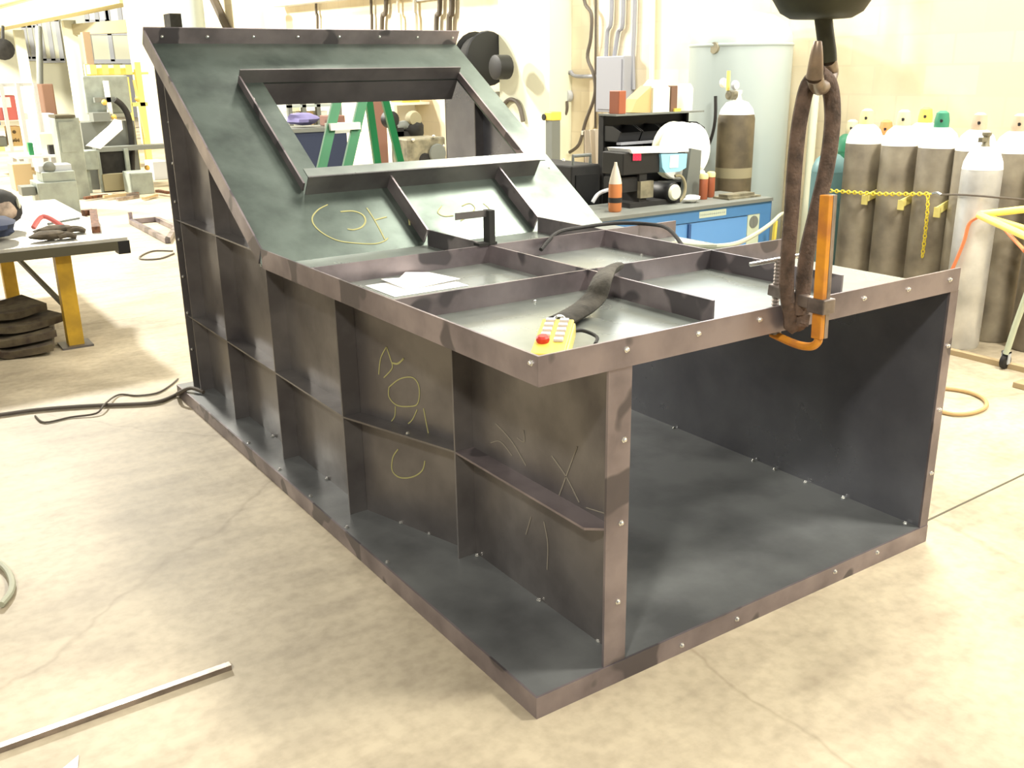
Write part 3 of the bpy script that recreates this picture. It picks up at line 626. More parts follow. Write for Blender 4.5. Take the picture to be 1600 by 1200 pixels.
# wire feeder on the bench
wf = thing('wire_feeder', 'black welding wire feeder with red digital display on blue bench', 'wire feeder', (3.1, 2.85, bzt+.022))
zb = bzt+.022; Yf = 2.79
def fr(b, x0, y0, x1, y1, yc, d): return px_box(b, x0, y0, x1, y1, yc, d)
obj('control_box', fr(B(), 974, 237, 1031, 272, Yf, .2), 'black', wf, bev=.006)
obj('display', fr(B(), 988, 240, 1003, 252, Yf-.004, .006), 'black', wf)
led = B()
for k in (0, 1, 2):
    x_ = 989.5+k*4.4
    for sgm in ((0, 0, 3.2, 1), (0, 4, 3.2, 5), (0, 8.6, 3.2, 9.6), (0, 0, .9, 9.6), (2.4, 0, 3.3, 9.6)): fr(led, x_+sgm[0], 241+sgm[1], x_+sgm[2], 241+sgm[3], Yf-.0055, .002)
obj('digits', led, 'led', wf)
dx = hit(1006, 300, 'y', Yf).x; obj('drive_base', B().box((dx-.12, Yf-.01, zb), (dx+.30, Yf+.2, zb+.03)).box((dx-.03, Yf+.01, zb+.03), (dx+.03, Yf+.17, zb+.24)), 'black_soft', wf)
obj('drive_housing', fr(B(), 966, 277, 1000, 300, Yf+.03, .14), 'black_soft', wf)
obj('drive_plate', fr(B(), 1001, 283, 1021, 309, Yf-.004, .03), 'cast', wf)
c = hit(1048, 300, 'y', Yf); obj('motor', B().lathe([(.055, 0), (.062, .01), (.062, .14), (.05, .16)], (c.x, Yf-.03, c.z), 20, axis='y'), 'black', wf, True)
obj('motor_cap', B().lathe([(.04, 0), (.05, .012), (.05, .02)], (c.x, Yf-.05, c.z), 18, axis='y'), 'cream', wf, True)
c2_ = hit(1058, 295, 'y', Yf); obj('guard_ring', B().tube([c2_+Vector((.07*math.cos(a_), 0, .085*math.sin(a_))) for a_ in [math.pi*(-.6+.1*i) for i in range(13)]], .010, 6), 'khaki', wf, True)
obj('mast', B().prism([hit(x, y, 'y', Yf+.1) for x, y in ((1070, 306), (1092, 305), (1096, 235), (1080, 232))], (0, .05, 0)), 'grey_machine_dark', wf)
c = hit(1088, 238, 'y', Yf+.1); obj('spool_axle', B().tube([(c.x-.02, Yf+.12, c.z-.0), (c.x+.0, Yf+.42, c.z)], .014, 8, smooth=False), 'black', wf, True)
for k, (px_, yy) in enumerate(((1063, Yf+.23), (1080, Yf+.35))):
    c = hit(px_, 236, 'y', yy)
    sp = thing('wire_spool', ['large white wire spool disc on the feeder, left one', 'large white wire spool disc on the feeder, right one'][k], 'spool', c, 'wire spools on the feeder')
    obj('flange', B().lathe([(.03, 0), (.180, 0), (.187, .006), (.180, .014), (.03, .014)], c, 30, axis='y'), 'white', sp, True)
    obj('core', B().lathe([(.075, .014), (.075, .07)], c, 20, axis='y'), 'cream', sp, True)
    obj('flange', B().lathe([(.03, .07), (.180, .07), (.187, .076), (.180, .084), (.03, .084)], c, 30, axis='y'), 'cream', sp, True)
    obj('hub', B().lathe([(.022, -.006), (.022, .09)], c, 12, axis='y'), 'black', sp, True)
o = obj('feeder_lid', B().prism([hit(x, y, 'y', Yf-.02) for x, y in ((985, 233), (1076, 231), (1076, 237), (988, 240))], (0, .22, 0)), 'paper'); tag(o, 'white flat lid resting on top of the wire feeder', 'lid')
cv = thing('blue_carton', 'light blue carton with white patch hanging at the feeder side', 'carton', hit(1055, 265, 'y', Yf-.03))
obj('carton_body', B().prism([hit(x, y, 'y', Yf-.02) for x, y in ((1033, 241), (1074, 240), (1072, 262), (1062, 268), (1040, 270), (1035, 262))], (0, .10, 0)), 'sky_cover', cv)
obj('white_patch', fr(B(), 1047, 243, 1060, 262, Yf-.024, .003), 'white', cv)
# bottle and cans
bt = hit(961, 315, 'y', Yf-.05); bo = thing('squeeze_bottle', 'squeeze bottle with orange contents and long nozzle on bench', 'bottle', (bt.x, bt.y, zb))
obj('bottle_body', B().lathe([(.034, 0), (.040, .01), (.040, .145), (.038, .17)], (bt.x, bt.y, zb), 18), 'bottle_orange', bo, True)
obj('band', B().lathe([(.0408, .055), (.0408, .085)], (bt.x, bt.y, zb), 18), 'black_soft', bo, True)
obj('nozzle', B().lathe([(.039, .165), (.032, .20), (.018, .25), (.010, .275), (.008, .29)], (bt.x, bt.y, zb), 18), 'bottle', bo, True)
for k, px_ in enumerate((1098, 1109)):
    c = hit(px_, 315, 'y', Yf+.02+.05*k)
    cg = thing('spray_can', ['copper-brown can with pale lid, left of the pair on bench', 'copper-brown can with pale lid, right of the pair on bench'][k], 'can', (c.x, c.y, zb), 'copper cans on the bench')
    obj('can_body', B().lathe([(.026, 0), (.028, .005), (.028, .125), (.026, .13)], (c.x, c.y, zb), 16), 'copper', cg, True)
    obj('lid', B().lathe([(.026, .13), (.029, .132), (.029, .155), (.022, .165)], (c.x, c.y, zb), 16), 'cap_cream', cg, True)
c = hit(1092, 300, 'y', Yf+.16); o = obj('white_canister', B().lathe([(.035, 0), (.038, .006), (.038, .15), (.03, .165), (.022, .17), (.022, .19)], (c.x, c.y, zb), 18), 'cream', None, True); tag(o, 'slim white canister standing behind the copper cans', 'canister')
c = hit(1080, 316, 'y', Yf-.05); o = obj('white_rag', B().blob((c.x, c.y, zb+.025), (.06, .04, .025), 3), 'white', None, True); tag(o, 'crumpled white rag on bench left of the copper cans', 'rag')
o = obj('welding_whip', B().tube([hit(926, 316, 'y', 2.86), hit(934, 304, 'y', 2.86), hit(946, 298, 'y', 2.88), hit(960, 295, 'y', 2.9), hit(985, 291, 'y', 2.9)], .012, 8), 'grey_light', None, True); tag(o, 'pale cable curling left from the feeder past the bottle', 'cable')
c = hit(1155, 312, 'y', 2.7); o = obj('steel_tray', B().box((c.x-.14, 2.66, zb), (c.x+.16, 2.80, zb+.012)).box((c.x-.13, 2.68, zb+.012), (c.x+.12, 2.76, zb+.03)), 'cast'); tag(o, 'flat pale steel tray at the right end of the bench top', 'tray')
c = hit(1212, 345, 'y', 2.5); o = obj('marker_stake', B().bar((c.x-.03, 2.5, 0), (c.x, 2.5, c.z), .02, .02), 'yellow_plastic'); tag(o, 'small yellow stake standing right of the blue bench', 'stake')
# ---------------------------------------------------------------- parts bin rack and boxes above the bench
YR = 3.32
rkx0, rkx1, rkz0, rkz1 = hit(958, 180, 'y', YR).x, hit(1092, 180, 'y', YR).x, 0, hit(948, 179, 'y', YR).z
rb = thing('bin_rack', 'black shelf rack of open parts bins behind the wire feeder', 'rack', ((rkx0+rkx1)/2, YR+.1, 0))
obj('back_panel', B().box((rkx0, YR+.14, 0), (rkx1, YR+.15, rkz1-.01)), 'black', rb)
for x in (rkx0, rkx1-.02): obj('upright', B().box((x, YR+.10, 0), (x+.02, YR+.14, rkz1)), 'black_soft', rb)
obj('top_shelf', B().box((rkx0-.01, YR-.04, rkz1-.012), (rkx1+.01, YR+.14, rkz1)), 'grey_machine_dark', rb)
bw = (rkx1-rkx0)/4; bh = .138
bin_me = None
for r_ in range(5):
    for c_ in range(4):
        x, z = rkx0+c_*bw, rkz1-.04-(r_+1)*bh
        if bin_me is None:
            b = B(); w2, d_ = bw-.012, .17
            b.box((0, 0, 0), (w2, d_, .006)).box((0, d_-.006, 0), (w2, d_, .1))
            for sx in (0, w2-.006): b.prism([(sx, 0, 0), (sx, d_, 0), (sx, d_, .1), (sx, .05, .1), (sx, -.03, .065)], (.006, 0, 0))
            b.prism([(0, -.03, .06), (w2, -.03, .06), (w2, 0, 0), (0, 0, 0)], (0, .006, 0))
            o = obj('bin', b, 'black', rb); bin_me = o.data
        else:
            o = bpy.data.objects.new('bin', bin_me); COL.objects.link(o); o.parent = rb; o.matrix_parent_inverse = Matrix.Translation(-Vector(rb.location))
        o.location = (x+.006, YR-.04, z)
    obj('shelf_lip', B().box((rkx0, YR-.085, rkz1-.056-(r_+1)*bh), (rkx1, YR-.04, rkz1-.041-(r_+1)*bh)), 'panel_grey', rb)
def topbox(name, x0, y0, x1, mt, label, cat, d=.1, ys_=YR-.02, tilt=0):
    xa, xb = hit(x0, 170, 'y', ys_).x, hit(x1, 170, 'y', ys_).x; zt = hit(x0, y0, 'y', ys_).z
    o = obj(name, B().box((xa, ys_, rkz1), (xb, ys_+d, zt)), mt, None, bev=.004); return tag(o, label, cat)
topbox('red_carton', 967, 142, 978, 'copper', 'narrow dark red carton on the bin rack top', 'carton')
o = obj('yellow_carton', B().prism([hit(x, y, 'y', YR) for x, y in ((986, 176), (1017, 176), (1018, 134), (1012, 140), (996, 155))], (0, .11, 0)), 'cardboard'); tag(o, 'open cardboard carton with sloping flap on bin rack', 'carton')
wc = topbox('white_carton', 1020, 137, 1047, 'cream', 'white carton with peaked top on the bin rack', 'carton', .12)
a, b = hit(1021, 137, 'y', YR-.02), hit(1047, 137, 'y', YR-.02); m_ = a.lerp(b, .5)+Vector((-.02, 0, .05))
bpy.data.objects.remove(wc)
wc = thing('white_carton', 'white carton with peaked top on the bin rack', 'carton', (m_.x, YR, rkz1))
obj('carton_body', B().box((a.x, YR-.02, rkz1), (b.x, YR+.1, a.z)), 'cream', wc); obj('peaked_flap', B().prism([a, b, m_], (0, .12, 0)), 'white', wc)
topbox('brown_carton', 1048, 134, 1058, 'brown', 'dark brown carton between the two white packages', 'carton')
c = hit(1071, 150, 'y', YR+.03); o = obj('white_roll', B().lathe([(.055, 0), (.058, .01), (.058, hit(1071, 138, 'y', YR+.03).z-rkz1), (.04, hit(1071, 131, 'y', YR+.03).z-rkz1)], (c.x, YR+.04, rkz1), 18), 'white', None, True); tag(o, 'white plastic roll at the right end of the bin rack', 'roll')
c = hit(1058, 177, 'y', YR-.03); o = obj('yellow_tag', B().box((c.x-.03, YR-.035, rkz1), (c.x+.03, YR+.0, rkz1+.02)), 'yellow_plastic'); tag(o, 'small yellow block on the bin rack edge', 'block')
# black clutter under the chute's right side: hoses and a cable coil on floor behind the bench end
for k, (cx_, cy_, rr) in enumerate(((1.98, 2.85, .2), (1.98, 3.45, .2))):
    b = B()
    for i in range(5): b.tube([(cx_+rr*(1-.06*i)*math.cos(6.2832*j/16), cy_+rr*(1-.06*i)*math.sin(6.2832*j/16), .02+.035*i) for j in range(17)], .018, 6)
    o = obj('cable_coil', b, 'rubber', None, True); tag(o, ['black cable coil on floor beside the bench end', 'black cable coil on floor nearer the chute side'][k], 'cable coil', 'cable coils')
wx0, wx1, _, wz1 = px_rect(893, 258, 938, 330, 3.4); wd = thing('welder_unit', 'dark welding power unit standing left of the bin rack', 'welder', ((wx0+wx1)/2, 3.7, 0))
obj('cabinet', B().box((wx0, 3.4, .06), (wx1, 3.95, wz1)), 'black_soft', wd, bev=.01)
obj('front_panel', B().box((wx0+.03, 3.39, .3), (wx1-.03, 3.402, wz1-.06)), 'black', wd)
obj('top_handle', B().tube([(wx0+.05, 3.45, wz1), (wx0+.05, 3.45, wz1+.06), (wx1-.05, 3.45, wz1+.06), (wx1-.05, 3.45, wz1)], .012, 6, smooth=False), 'grey_machine_dark', wd, True)
for x in (wx0+.03, wx1-.03):
    for y in (3.46, 3.88): obj('caster', B().lathe([(.02, -.012), (.03, -.01), (.03, .01), (.02, .012)], (x, y, .03), 12, axis='x'), 'rubber', wd, True)
# cloth hanging from a wall arm
cz = hit(925, 207, 'y', 4.2); hx0, hx1 = hit(912, 207, 'y', 4.2).x, hit(945, 207, 'y', 4.2).x
rl = thing('cloth_stand', 'pale post with crossbar left of the bin rack', 'stand', (hit(929, 260, 'y', 4.22).x, 4.22, 0))
obj('post', B().tube([(rl.location.x, 4.22, 0), (rl.location.x, 4.22, cz.z+.02)], .014, 8, smooth=False), 'pipe', rl, True)
obj('base', B().lathe([(.13, 0), (.13, .015), (.02, .03)], (rl.location.x, 4.22, 0), 16), 'pipe_dark', rl, True)
obj('crossbar', B().bar((hx0, 4.22, cz.z), (hx1+.04, 4.22, cz.z), .02, .03), 'pipe', rl)
b = B(); nx = 12; pts = []
for i in range(nx+1):
    u_ = i/nx; x = hx0+(hx1-hx0)*u_; zb_ = hit(930, 263-10*math.sin(u_*9), 'y', 4.2).z
    pts.append((x, 4.20+.018*math.sin(i*2.1), cz.z+.02, x+.03*math.sin(u_*7)*.6, 4.19+.03*math.sin(i*2.3), zb_))
vs = [(p[0], p[1], p[2]) for p in pts]+[(p[3], p[4], p[5]) for p in pts]
b.add(vs+[(x, y-.008, z) for x, y, z in vs], [(i, i+1, nx+2+i, nx+1+i) for i in range(nx)]+[(2*nx+2+i, 3*nx+3+i, 3*nx+4+i, 2*nx+3+i) for i in range(nx)]+[(i, 2*nx+2+i, 2*nx+3+i, i+1) for i in range(nx)]+[(nx+1+i, nx+2+i, 3*nx+4+i, 3*nx+3+i) for i in range(nx)])
o = obj('hanging_cloth', b, 'cloth', None, True); tag(o, 'cream cloth hanging in folds left of the bin rack', 'cloth')
# ---------------------------------------------------------------- on the right wall
ep = thing('electrical_panel', 'grey electrical panel box on wall above the bin rack', 'electrical panel', hit(955, 130, 'x', 4.9))
a, b_ = hit(933, 175, 'x', 4.88), hit(978, 87, 'x', 4.88)
obj('cabinet', B().box((4.86, b_.y, a.z), (4.998, a.y, b_.z)), 'panel_grey', ep, bev=.008)
obj('door', B().box((4.85, b_.y+.03, a.z+.03), (4.862, a.y-.03, b_.z-.03)), 'panel_grey', ep)
def wall_pipe(name, px, r, mt, label, x=4.97, sm=True, cat='pipe', n=8):
    o = obj(name, B().tube([hit(q[0], q[1], 'x', x) for q in px], r, n, smooth=sm), mt, None, True); return tag(o, label, cat)
wall_pipe('conduit', [(888, -60), (887, 100), (892, 112), (900, 119), (930, 119)], .018, 'panel_grey', 'pale conduit bending right above the wall outlet')
wall_pipe('conduit', [(931, -60), (930, 200)], .010, 'pipe_dark', 'thin dark straight conduit left of the electrical panel', 4.987)
wall_pipe('conduit', [(956, -60), (955, 30), (949, 50), (947, 88)], .02, 'panel_grey', 'pale conduit entering electrical panel top, left one')
wall_pipe('conduit', [(974, -60), (973, 35), (966, 50), (960, 88)], .02, 'panel_grey', 'pale conduit entering electrical panel top, middle one')
wall_pipe('conduit', [(993, -60), (991, 40), (989, 90), (990, 140)], .02, 'panel_grey', 'pale conduit passing the right side of the panel')
wall_pipe('conduit', [(1021, -60), (1018, 140)], .024, 'cream', 'cream straight conduit right of the electrical panel', sm=False)
wall_pipe('wall_cable', [(915, -60), (913, 0), (924, 22), (923, 60), (918, 90), (928, 118), (929, 150), (915, 190), (905, 225), (890, 238)], .017, 'pipe_dark', 'long brown cable snaking down wall left of panel', 4.93, True, 'cable')
ol = thing('wall_outlet', 'round grey outlet box with plugged cord on the wall', 'outlet', hit(884, 150, 'x', 4.96))
c = hit(885, 150, 'x', 4.95); obj('box', B().lathe([(.06, 0), (.06, .05), (.05, .06)], (4.94, c.y, c.z), 16, axis='x'), 'grey_light', ol, True)
obj('plug', B().lathe([(.035, -.07), (.035, 0)], (4.94, c.y+.05, c.z), 12, axis='x'), 'black_soft', ol, True)
obj('cord', B().tube([hit(x, y, 'x', 4.93) for x, y in ((886, 158), (886, 172), (880, 185), (870, 191), (862, 190))], .014, 8), 'pipe_dark', ol, True)
bp_ = thing('bollard', 'grey post with yellow top standing near the pilaster', 'post', hit(863, 330, 'x', 4.5)*1.0); bp_.location.z = 0
c = hit(864, 240, 'x', 4.5)
obj('shaft', B().box((c.x-.05, c.y-.05, 0), (c.x+.05, c.y+.05, hit(864, 188, 'x', 4.5).z)), 'grey_machine_dark', bp_); bp_.location = (c.x, c.y, 0)
for ch_ in bp_.children: ch_.matrix_parent_inverse = Matrix.Translation(-Vector(bp_.location))
zt = hit(864, 188, 'x', 4.5).z
o = obj('top_cap', B().box((c.x-.06, c.y-.06, zt), (c.x+.06, c.y+.06, zt+.08)), 'yellow_plastic', bp_, bev=.01)
obj('knob', B().lathe([(.03, 0), (.03, .04)], (c.x-.07, c.y+.06, zt+.03), 12, axis='x'), 'black', bp_, True)
o = wall_pipe('arched_hose', [(786, 165), (795, 156), (806, 158), (813, 170), (817, 190)], .022, 'pipe_dark', 'dark hose arching beside the hood right edge', 4.695, True, 'hose')
# black reel-like unit behind hood corner
rc = hit(752, 92, 'x', 4.6); rw = thing('hose_reel', 'black bulky hose reel mounted behind the hood right corner', 'hose reel', rc)
obj('drum', B().lathe([(.10, -.16), (.27, -.15), (.28, -.13), (.12, -.12), (.12, .10), (.28, .11), (.27, .13), (.10, .14)], rc, 22, axis='y'), 'black', rw, True)
obj('wound_hose', B().lathe([(.14, -.11), (.23, -.10), (.24, 0), (.23, .09), (.14, .10)], rc, 22, axis='y'), 'black_soft', rw, True)
c = hit(785, 105, 'x', 4.5); obj('motor', B().lathe([(.08, -.1), (.12, -.09), (.12, .06), (.07, .08)], c, 16, axis='x'), 'black', rw, True)
c = hit(724, 73, 'x', 4.55); obj('roller_guide', B().lathe([(.05, -.08), (.06, 0), (.05, .08)], c, 12, axis='y'), 'cast', rw, True)
obj('wall_bracket', B().box((4.6, rc.y-.05, rc.z-.4), (4.998, rc.y+.05, rc.z-.34)).box((4.95, rc.y-.08, rc.z-.45), (4.998, rc.y+.08, rc.z+.1)).bar((4.62, rc.y, rc.z-.36), (4.62, rc.y, rc.z), .05, .05), 'grey_light', rw)
# wall pipes high up behind the hood
for i, (x0, x1, r_, mt_) in enumerate(((494, 496, .02, 'pipe_dark'), (580, 581, .02, 'pipe_dark'), (603, 597, .03, 'pipe_dark'), (622, 626, .02, 'pipe'), (648, 650, .025, 'pipe'), (687, 682, .03, 'pipe_dark'), (706, 702, .035, 'pipe_dark'))):
    o = obj('wall_pipe', B().tube([hit(x0, -80, 'x', 4.95), hit(x0, 15, 'x', 4.95), hit(x1, 30, 'x', 4.95), hit(x1, 120, 'x', 4.95)], r_, 8), mt_, None, True)
    tag(o, ['first', 'second', 'third', 'fourth', 'fifth', 'sixth', 'seventh'][i]+' vertical wall pipe from left, above the hood top edge', 'pipe', 'pipes above the hood')
o = obj('diagonal_strut', B().bar(hit(330, -8, 'x', 4.925), hit(358, 52, 'x', 4.925), .10, .10), 'pipe_dark'); tag(o, 'dark diagonal strut above the hood left corner', 'strut')
o = obj('wall_heater', px_box(B(), 267, 21, 287, 60, 17.0, .4, True), 'black_soft'); tag(o, 'tall dark narrow cabinet above the hood left corner', 'cabinet')
c = hit(303, 40, 'y', 16.5); o = obj('white_duct', B().tube([(c.x, 16.5, 0), (c.x, 16.5, 5)], .2, 14, smooth=False), 'tank', None, True); tag(o, 'pale grey vertical duct right of the dark cabinet', 'duct')
c = hit(400, 40, 'x', 4.5); o = obj('white_drum', B().tube([(4.5, c.y, 0), (4.5, c.y, hit(399, 6, 'x', 4.5).z)], .14, 14, smooth=False), 'white', None, True); tag(o, 'bright white vertical pipe above the hood top edge', 'pipe')
o = obj('wall_beam', B().bar(hit(430, 8, 'x', 4.85), hit(760, -30, 'x', 4.85), .2, .06), 'grey_light'); tag(o, 'pale horizontal wall beam above the hood', 'beam')
# ---------------------------------------------------------------- seen through the hood opening
ld = thing('step_ladder', 'green fibreglass step ladder behind the hood opening', 'ladder', (1.6, 4.5, 0))
def lp(x, y, yy): return hit(x, y, 'y', yy)
YL = 4.35
def rail(xa, ya, xb, yb, y0, y1, w_=.085):
    a, b = lp(xa, ya, y0), lp(xb, yb, y1); d = (a-b); a2 = b+d*((2.35-b.z)/d.z) if False else a; g0 = b+d*((0-b.z)/d.z)
    top = b+d*((1.70-b.z)/d.z); obj('rail', B().bar(g0, top, .03, w_, (1, 0, 0)), 'ladder_green', ld); return g0, top
r1 = rail(528, 150, 504, 255, YL, YL-.10, .06); r2 = rail(568, 150, 543, 258, YL, YL-.10, .062)
rail(575, 150, 590, 258, YL+.16, YL+.26, .05); rail(600, 150, 626, 255, YL+.16, YL+.26, .05)
def lad(z): 
    k = (z-r1[0].z)/(r1[1].z-r1[0].z); return r1[0].lerp(r1[1], k), r2[0].lerp(r2[1], k)
for z in (.07, .37, .67, .97, 1.27, 1.57):
    a, b = lad(z); e_ = (b-a)*.12; obj('step', B().bar(a-e_, b+e_*.3, .09, .045), 'ladder_grey', ld)
for z in (.62, 1.22):
    a, b = lad(z); obj('brace', B().bar((a.x+.20, a.y+.36, z), (b.x+.22, b.y+.36, z), .02, .03), 'ladder_grey', ld)
a, b = lad(1.70); obj('top_cap', B().box((a.x-.06, a.y-.05, 1.69), (b.x+.15, b.y+.25, 1.75)), 'ladder_green', ld)
YM = 7.45
mg = thing('pedestal_grinder', 'dark pedestal machine with rounded khaki cover seen through the opening', 'machine', (lp(650, 240, YM).x, YM+.1, 0))
c = lp(652, 186, YM); obj('round_cover', B().lathe([(.03, -.05), (.07, -.05), (.085, 0), (.075, .05), (.03, .06)], (c.x, YM+.08, c.z), 18, axis='y'), 'khaki', mg, True)
c = lp(654, 203, YM); obj('motor_housing', B().blob((c.x, YM+.12, c.z), (.13, .12, .11), 5, .15), 'black_soft', mg, True)
c = lp(616, 187, YM); obj('wheel_guard', B().lathe([(.05, -.06), (.085, -.05), (.09, .03), (.06, .06)], (c.x, YM+.1, c.z), 18, axis='y'), 'black', mg, True)
c2_ = lp(628, 200, YM); obj('arm', B().tube([c2_+Vector((-.02, .1, 0)), c2_+Vector((.08, .1, .02)), lp(645, 200, YM)+Vector((0, .1, 0))], .05, 10), 'grey_machine_dark', mg, True)
xa = lp(624, 230, YM).x; obj('column', B().box((xa, YM+.05, 0), (xa+.09, YM+.17, lp(630, 200, YM).z)).box((xa, YM+.05, lp(630, 214, YM).z), (lp(660, 210, YM).x, YM+.17, lp(630, 206, YM).z)), 'black_soft', mg)
cm = thing('cast_machine', 'olive-grey cast machine block with handwheel in front of pedestal machine', 'machine', (lp(668, 250, YM-.4).x, YM-.4, 0))
px_box(bb_ := B(), 638, 215, 697, 268, YM-.45, .35, True); obj('casting', bb_, 'cast', cm, bev=.02)
c = lp(683, 240, YM-.46); obj('handwheel', B().lathe([(.02, 0), (.09, .005), (.10, .02), (.02, .03)], (c.x, YM-.49, c.z), 18, axis='y'), 'grey_machine_dark', cm, True)
c = lp(665, 250, YM-.46); obj('recess_cover', B().lathe([(.0, -.004), (.06, 0), (.07, .01)], (c.x, YM-.46, c.z), 14, axis='y'), 'black_soft', cm, True)
for q in ((646, 219), (678, 213), (693, 228), (690, 250)):
    c = lp(*q, YM-.47); obj('knob', B().blob(c, (.018, .018, .018), 1, 0), 'zinc', cm, True)
o = obj('brown_board', px_box(B(), 583, 150, 603, 194, 8.4, .05, True), 'brown_pink'); tag(o, 'brown board standing behind the ladder', 'board')
o = obj('yellow_crate', px_box(B(), 628, 140, 656, 160, 9.3, .3), 'yellow_plastic'); tag(o, 'yellow box on the shelf seen through opening', 'box')
yc_ = o.data.vertices[0].co.z; xa_, xb_, za_, zb_ = px_rect(615, 150, 690, 200, 9.3)
sf = thing('white_shelf', 'white shelf unit carrying the yellow box behind the opening', 'shelf', ((xa_+xb_)/2, 9.5, 0))
zsh = px_rect(628, 140, 656, 160, 9.3)[2]
obj('shelf_board', B().box((xa_, 9.28, zsh-.03), (xb_, 9.7, zsh)), 'white', sf); obj('back_panel', B().box((xa_, 9.66, 0), (xb_, 9.7, zsh-.03)), 'white', sf)
for x in (xa_, xb_-.04): obj('side', B().box((x, 9.28, 0), (x+.04, 9.66, zsh-.03)), 'cream', sf)
bl = thing('dark_bench', 'dark blue bench with cloths left of the green ladder', 'bench', (lp(500, 240, 8.0).x, 8.2, 0))
xa_, xb_, za_, zb_ = px_rect(440, 200, 545, 280, 8.0)
obj('top', B().box((xa_, 8.0, zb_-.04), (xb_, 8.6, zb_)), 'grey_machine_dark', bl); obj('apron', B().box((xa_, 8.02, .3), (xb_, 8.06, zb_-.04)), 'navy', bl)
for x in (xa_, xb_-.06):
    for y in (8.06, 8.52): obj('leg', B().box((x, y, 0), (x+.06, y+.06, zb_-.04)), 'navy', bl)
c = lp(484, 203, 8.1); o = obj('folded_cloth', B().blob((c.x, 8.25, zb_+.085), (.18, .12, .065), 9, .3), 'purple_cloth', None, True); tag(o, 'mauve crumpled cloth on bench seen through opening', 'cloth')
c = lp(530, 200, 8.1); o = obj('tool_case', B().box((c.x-.09, 8.15, zb_), (c.x+.10, 8.4, zb_+.11)), 'brown_pink', None, bev=.01); tag(o, 'small dusty-brown case on bench behind the ladder step', 'case')
wr = thing('window_rack', 'grey rack frame with pale boxes at left of opening', 'rack', (lp(480, 180, 9.5).x, 9.5, 0))
xa_, xb_, za_, zb_ = px_rect(450, 130, 530, 196, 9.5)
for f_ in (0, .27, .55, .97): obj('post', B().box((xa_+(xb_-xa_)*f_, 9.5, 0), (xa_+(xb_-xa_)*f_+.05, 9.56, zb_)), 'grey_machine_dark', wr)
for f_ in (.0, .5, 1): obj('shelf', B().box((xa_, 9.5, za_+(zb_-za_)*f_-.03), (xb_, 9.9, za_+(zb_-za_)*f_)), 'tank', wr)
for k, f_ in enumerate((.08, .34, .62)):
    x_ = xa_+(xb_-xa_)*f_; o = obj('storage_box', B().box((x_, 9.6, za_), (x_+.2*(xb_-xa_), 9.85, za_+.16)), ['cream', 'cardboard', 'white'][k], None, bev=.005); tag(o, ['cream box on left rack seen through opening', 'cardboard-brown box in middle of rack seen through opening', 'white box at right of rack seen through opening'][k], 'box', 'boxes on the opening rack')
# ---------------------------------------------------------------- worktable at the left
TZ, TY0, TX1_, TY1, TXL = .66, 4.50, .125, 6.9, -1.9
tb_ = thing('worktable', 'steel-topped worktable with yellow legs at left', 'table', (-.8, 5.6, 0))
obj('tabletop', B().box((TXL, TY0, TZ-.02), (TX1_, TY1, TZ)), 'table_top', tb_)
obj('apron', B().box((TXL, TY0-.004, TZ-.075), (TX1_-.06, TY0+.02, TZ-.021)), 'table_edge', tb_)
obj('apron', B().box((TX1_-.08, TY0+.02, TZ-.075), (TX1_-.06, TY1, TZ-.021)), 'table_edge', tb_)
obj('end_block', B().box((TX1_-.06, TY0+.0, TZ-.10), (TX1_+.01, TY0+.10, TZ-.02)), 'black', tb_)
for x, y in ((-.24, 4.64), (-.37, 6.28), (-1.7, 4.64), (-1.7, 6.28)):
    obj('leg', B().box((x-.045, y-.045, .012), (x+.045, y+.045, TZ-.075)), 'yellow_leg', tb_)
    obj('foot_plate', B().box((x-.09, y-.09, 0), (x+.09, y+.09, .012)), 'steel', tb_)
obj('brace', B().bar((-.27, 4.68, .26), (-.36, 6.24, .42), .025, .025), 'table_edge', tb_)
for k, (q, sz, rz) in enumerate((((10, 345), (.17, .15, .12), 0),)):
    c = hit(*q, 'z', TZ+.1); hz = thing('welding_helmet', 'dark welding helmet with pale face window on worktable', 'helmet', (c.x-.02, c.y+.2, TZ))
    cc = Vector((c.x-.05, 5.3, TZ+.145)); obj('shell', B().blob(cc, (.19, .17, .13), 2, .10, 16, 12), 'black_soft', hz, True)
    obj('face_shade', B().blob(cc+Vector((.05, -.09, -.01)), (.10, .08, .075), 4, .1), 'skin_leather', hz, True)
    obj('side_knob', B().lathe([(.02, 0), (.035, .01), (.03, .02)], cc+Vector((.15, -.08, .03)), 12, axis='x'), 'cream', hz, True)
jc = obj('work_jacket', B().blob((-.62, 4.86, TZ+.088), (.2, .17, .065), 11, .35, 18, 10), 'navy', None, True); tag(jc, 'dark blue crumpled work jacket on left end of worktable', 'jacket')
for k, (x, y, s) in enumerate(((-.30, 4.66, .10), (-.22, 4.88, .11))):
    g = thing('work_glove', ['brown leather work glove at the table front edge', 'brown leather work glove lying behind the other glove'][k], 'glove', (x, y, TZ), 'gloves on the worktable')
    obj('palm', B().blob((x, y, TZ+.036), (s, .055, .027), 20+k, .2), 'glove', g, True)
    for j in range(4): obj('finger', B().tube([(x+s*.6, y-.04+.026*j, TZ+.022), (x+s*1.1, y-.05+.03*j, TZ+.030), (x+s*1.55, y-.06+.034*j, TZ+.016)], .014, 8), 'glove', g, True)
    obj('thumb', B().tube([(x, y+.04, TZ+.02), (x+.05, y+.09, TZ+.03), (x+.09, y+.10, TZ+.018)], .015, 8), 'glove', g, True)
o = obj('drawing_sheet', B().prism([(*hit(x, y, 'z', TZ).xy, TZ+.001) for x, y in ((20, 316), (118, 336), (70, 352), (30, 340))], (0, 0, .003)), 'paper'); tag(o, 'large white drawing sheet on the worktable', 'drawing')
ag = thing('angle_frame', 'rusty angle iron corner lying on the worktable', 'angle iron', (.05, 5.3, TZ))
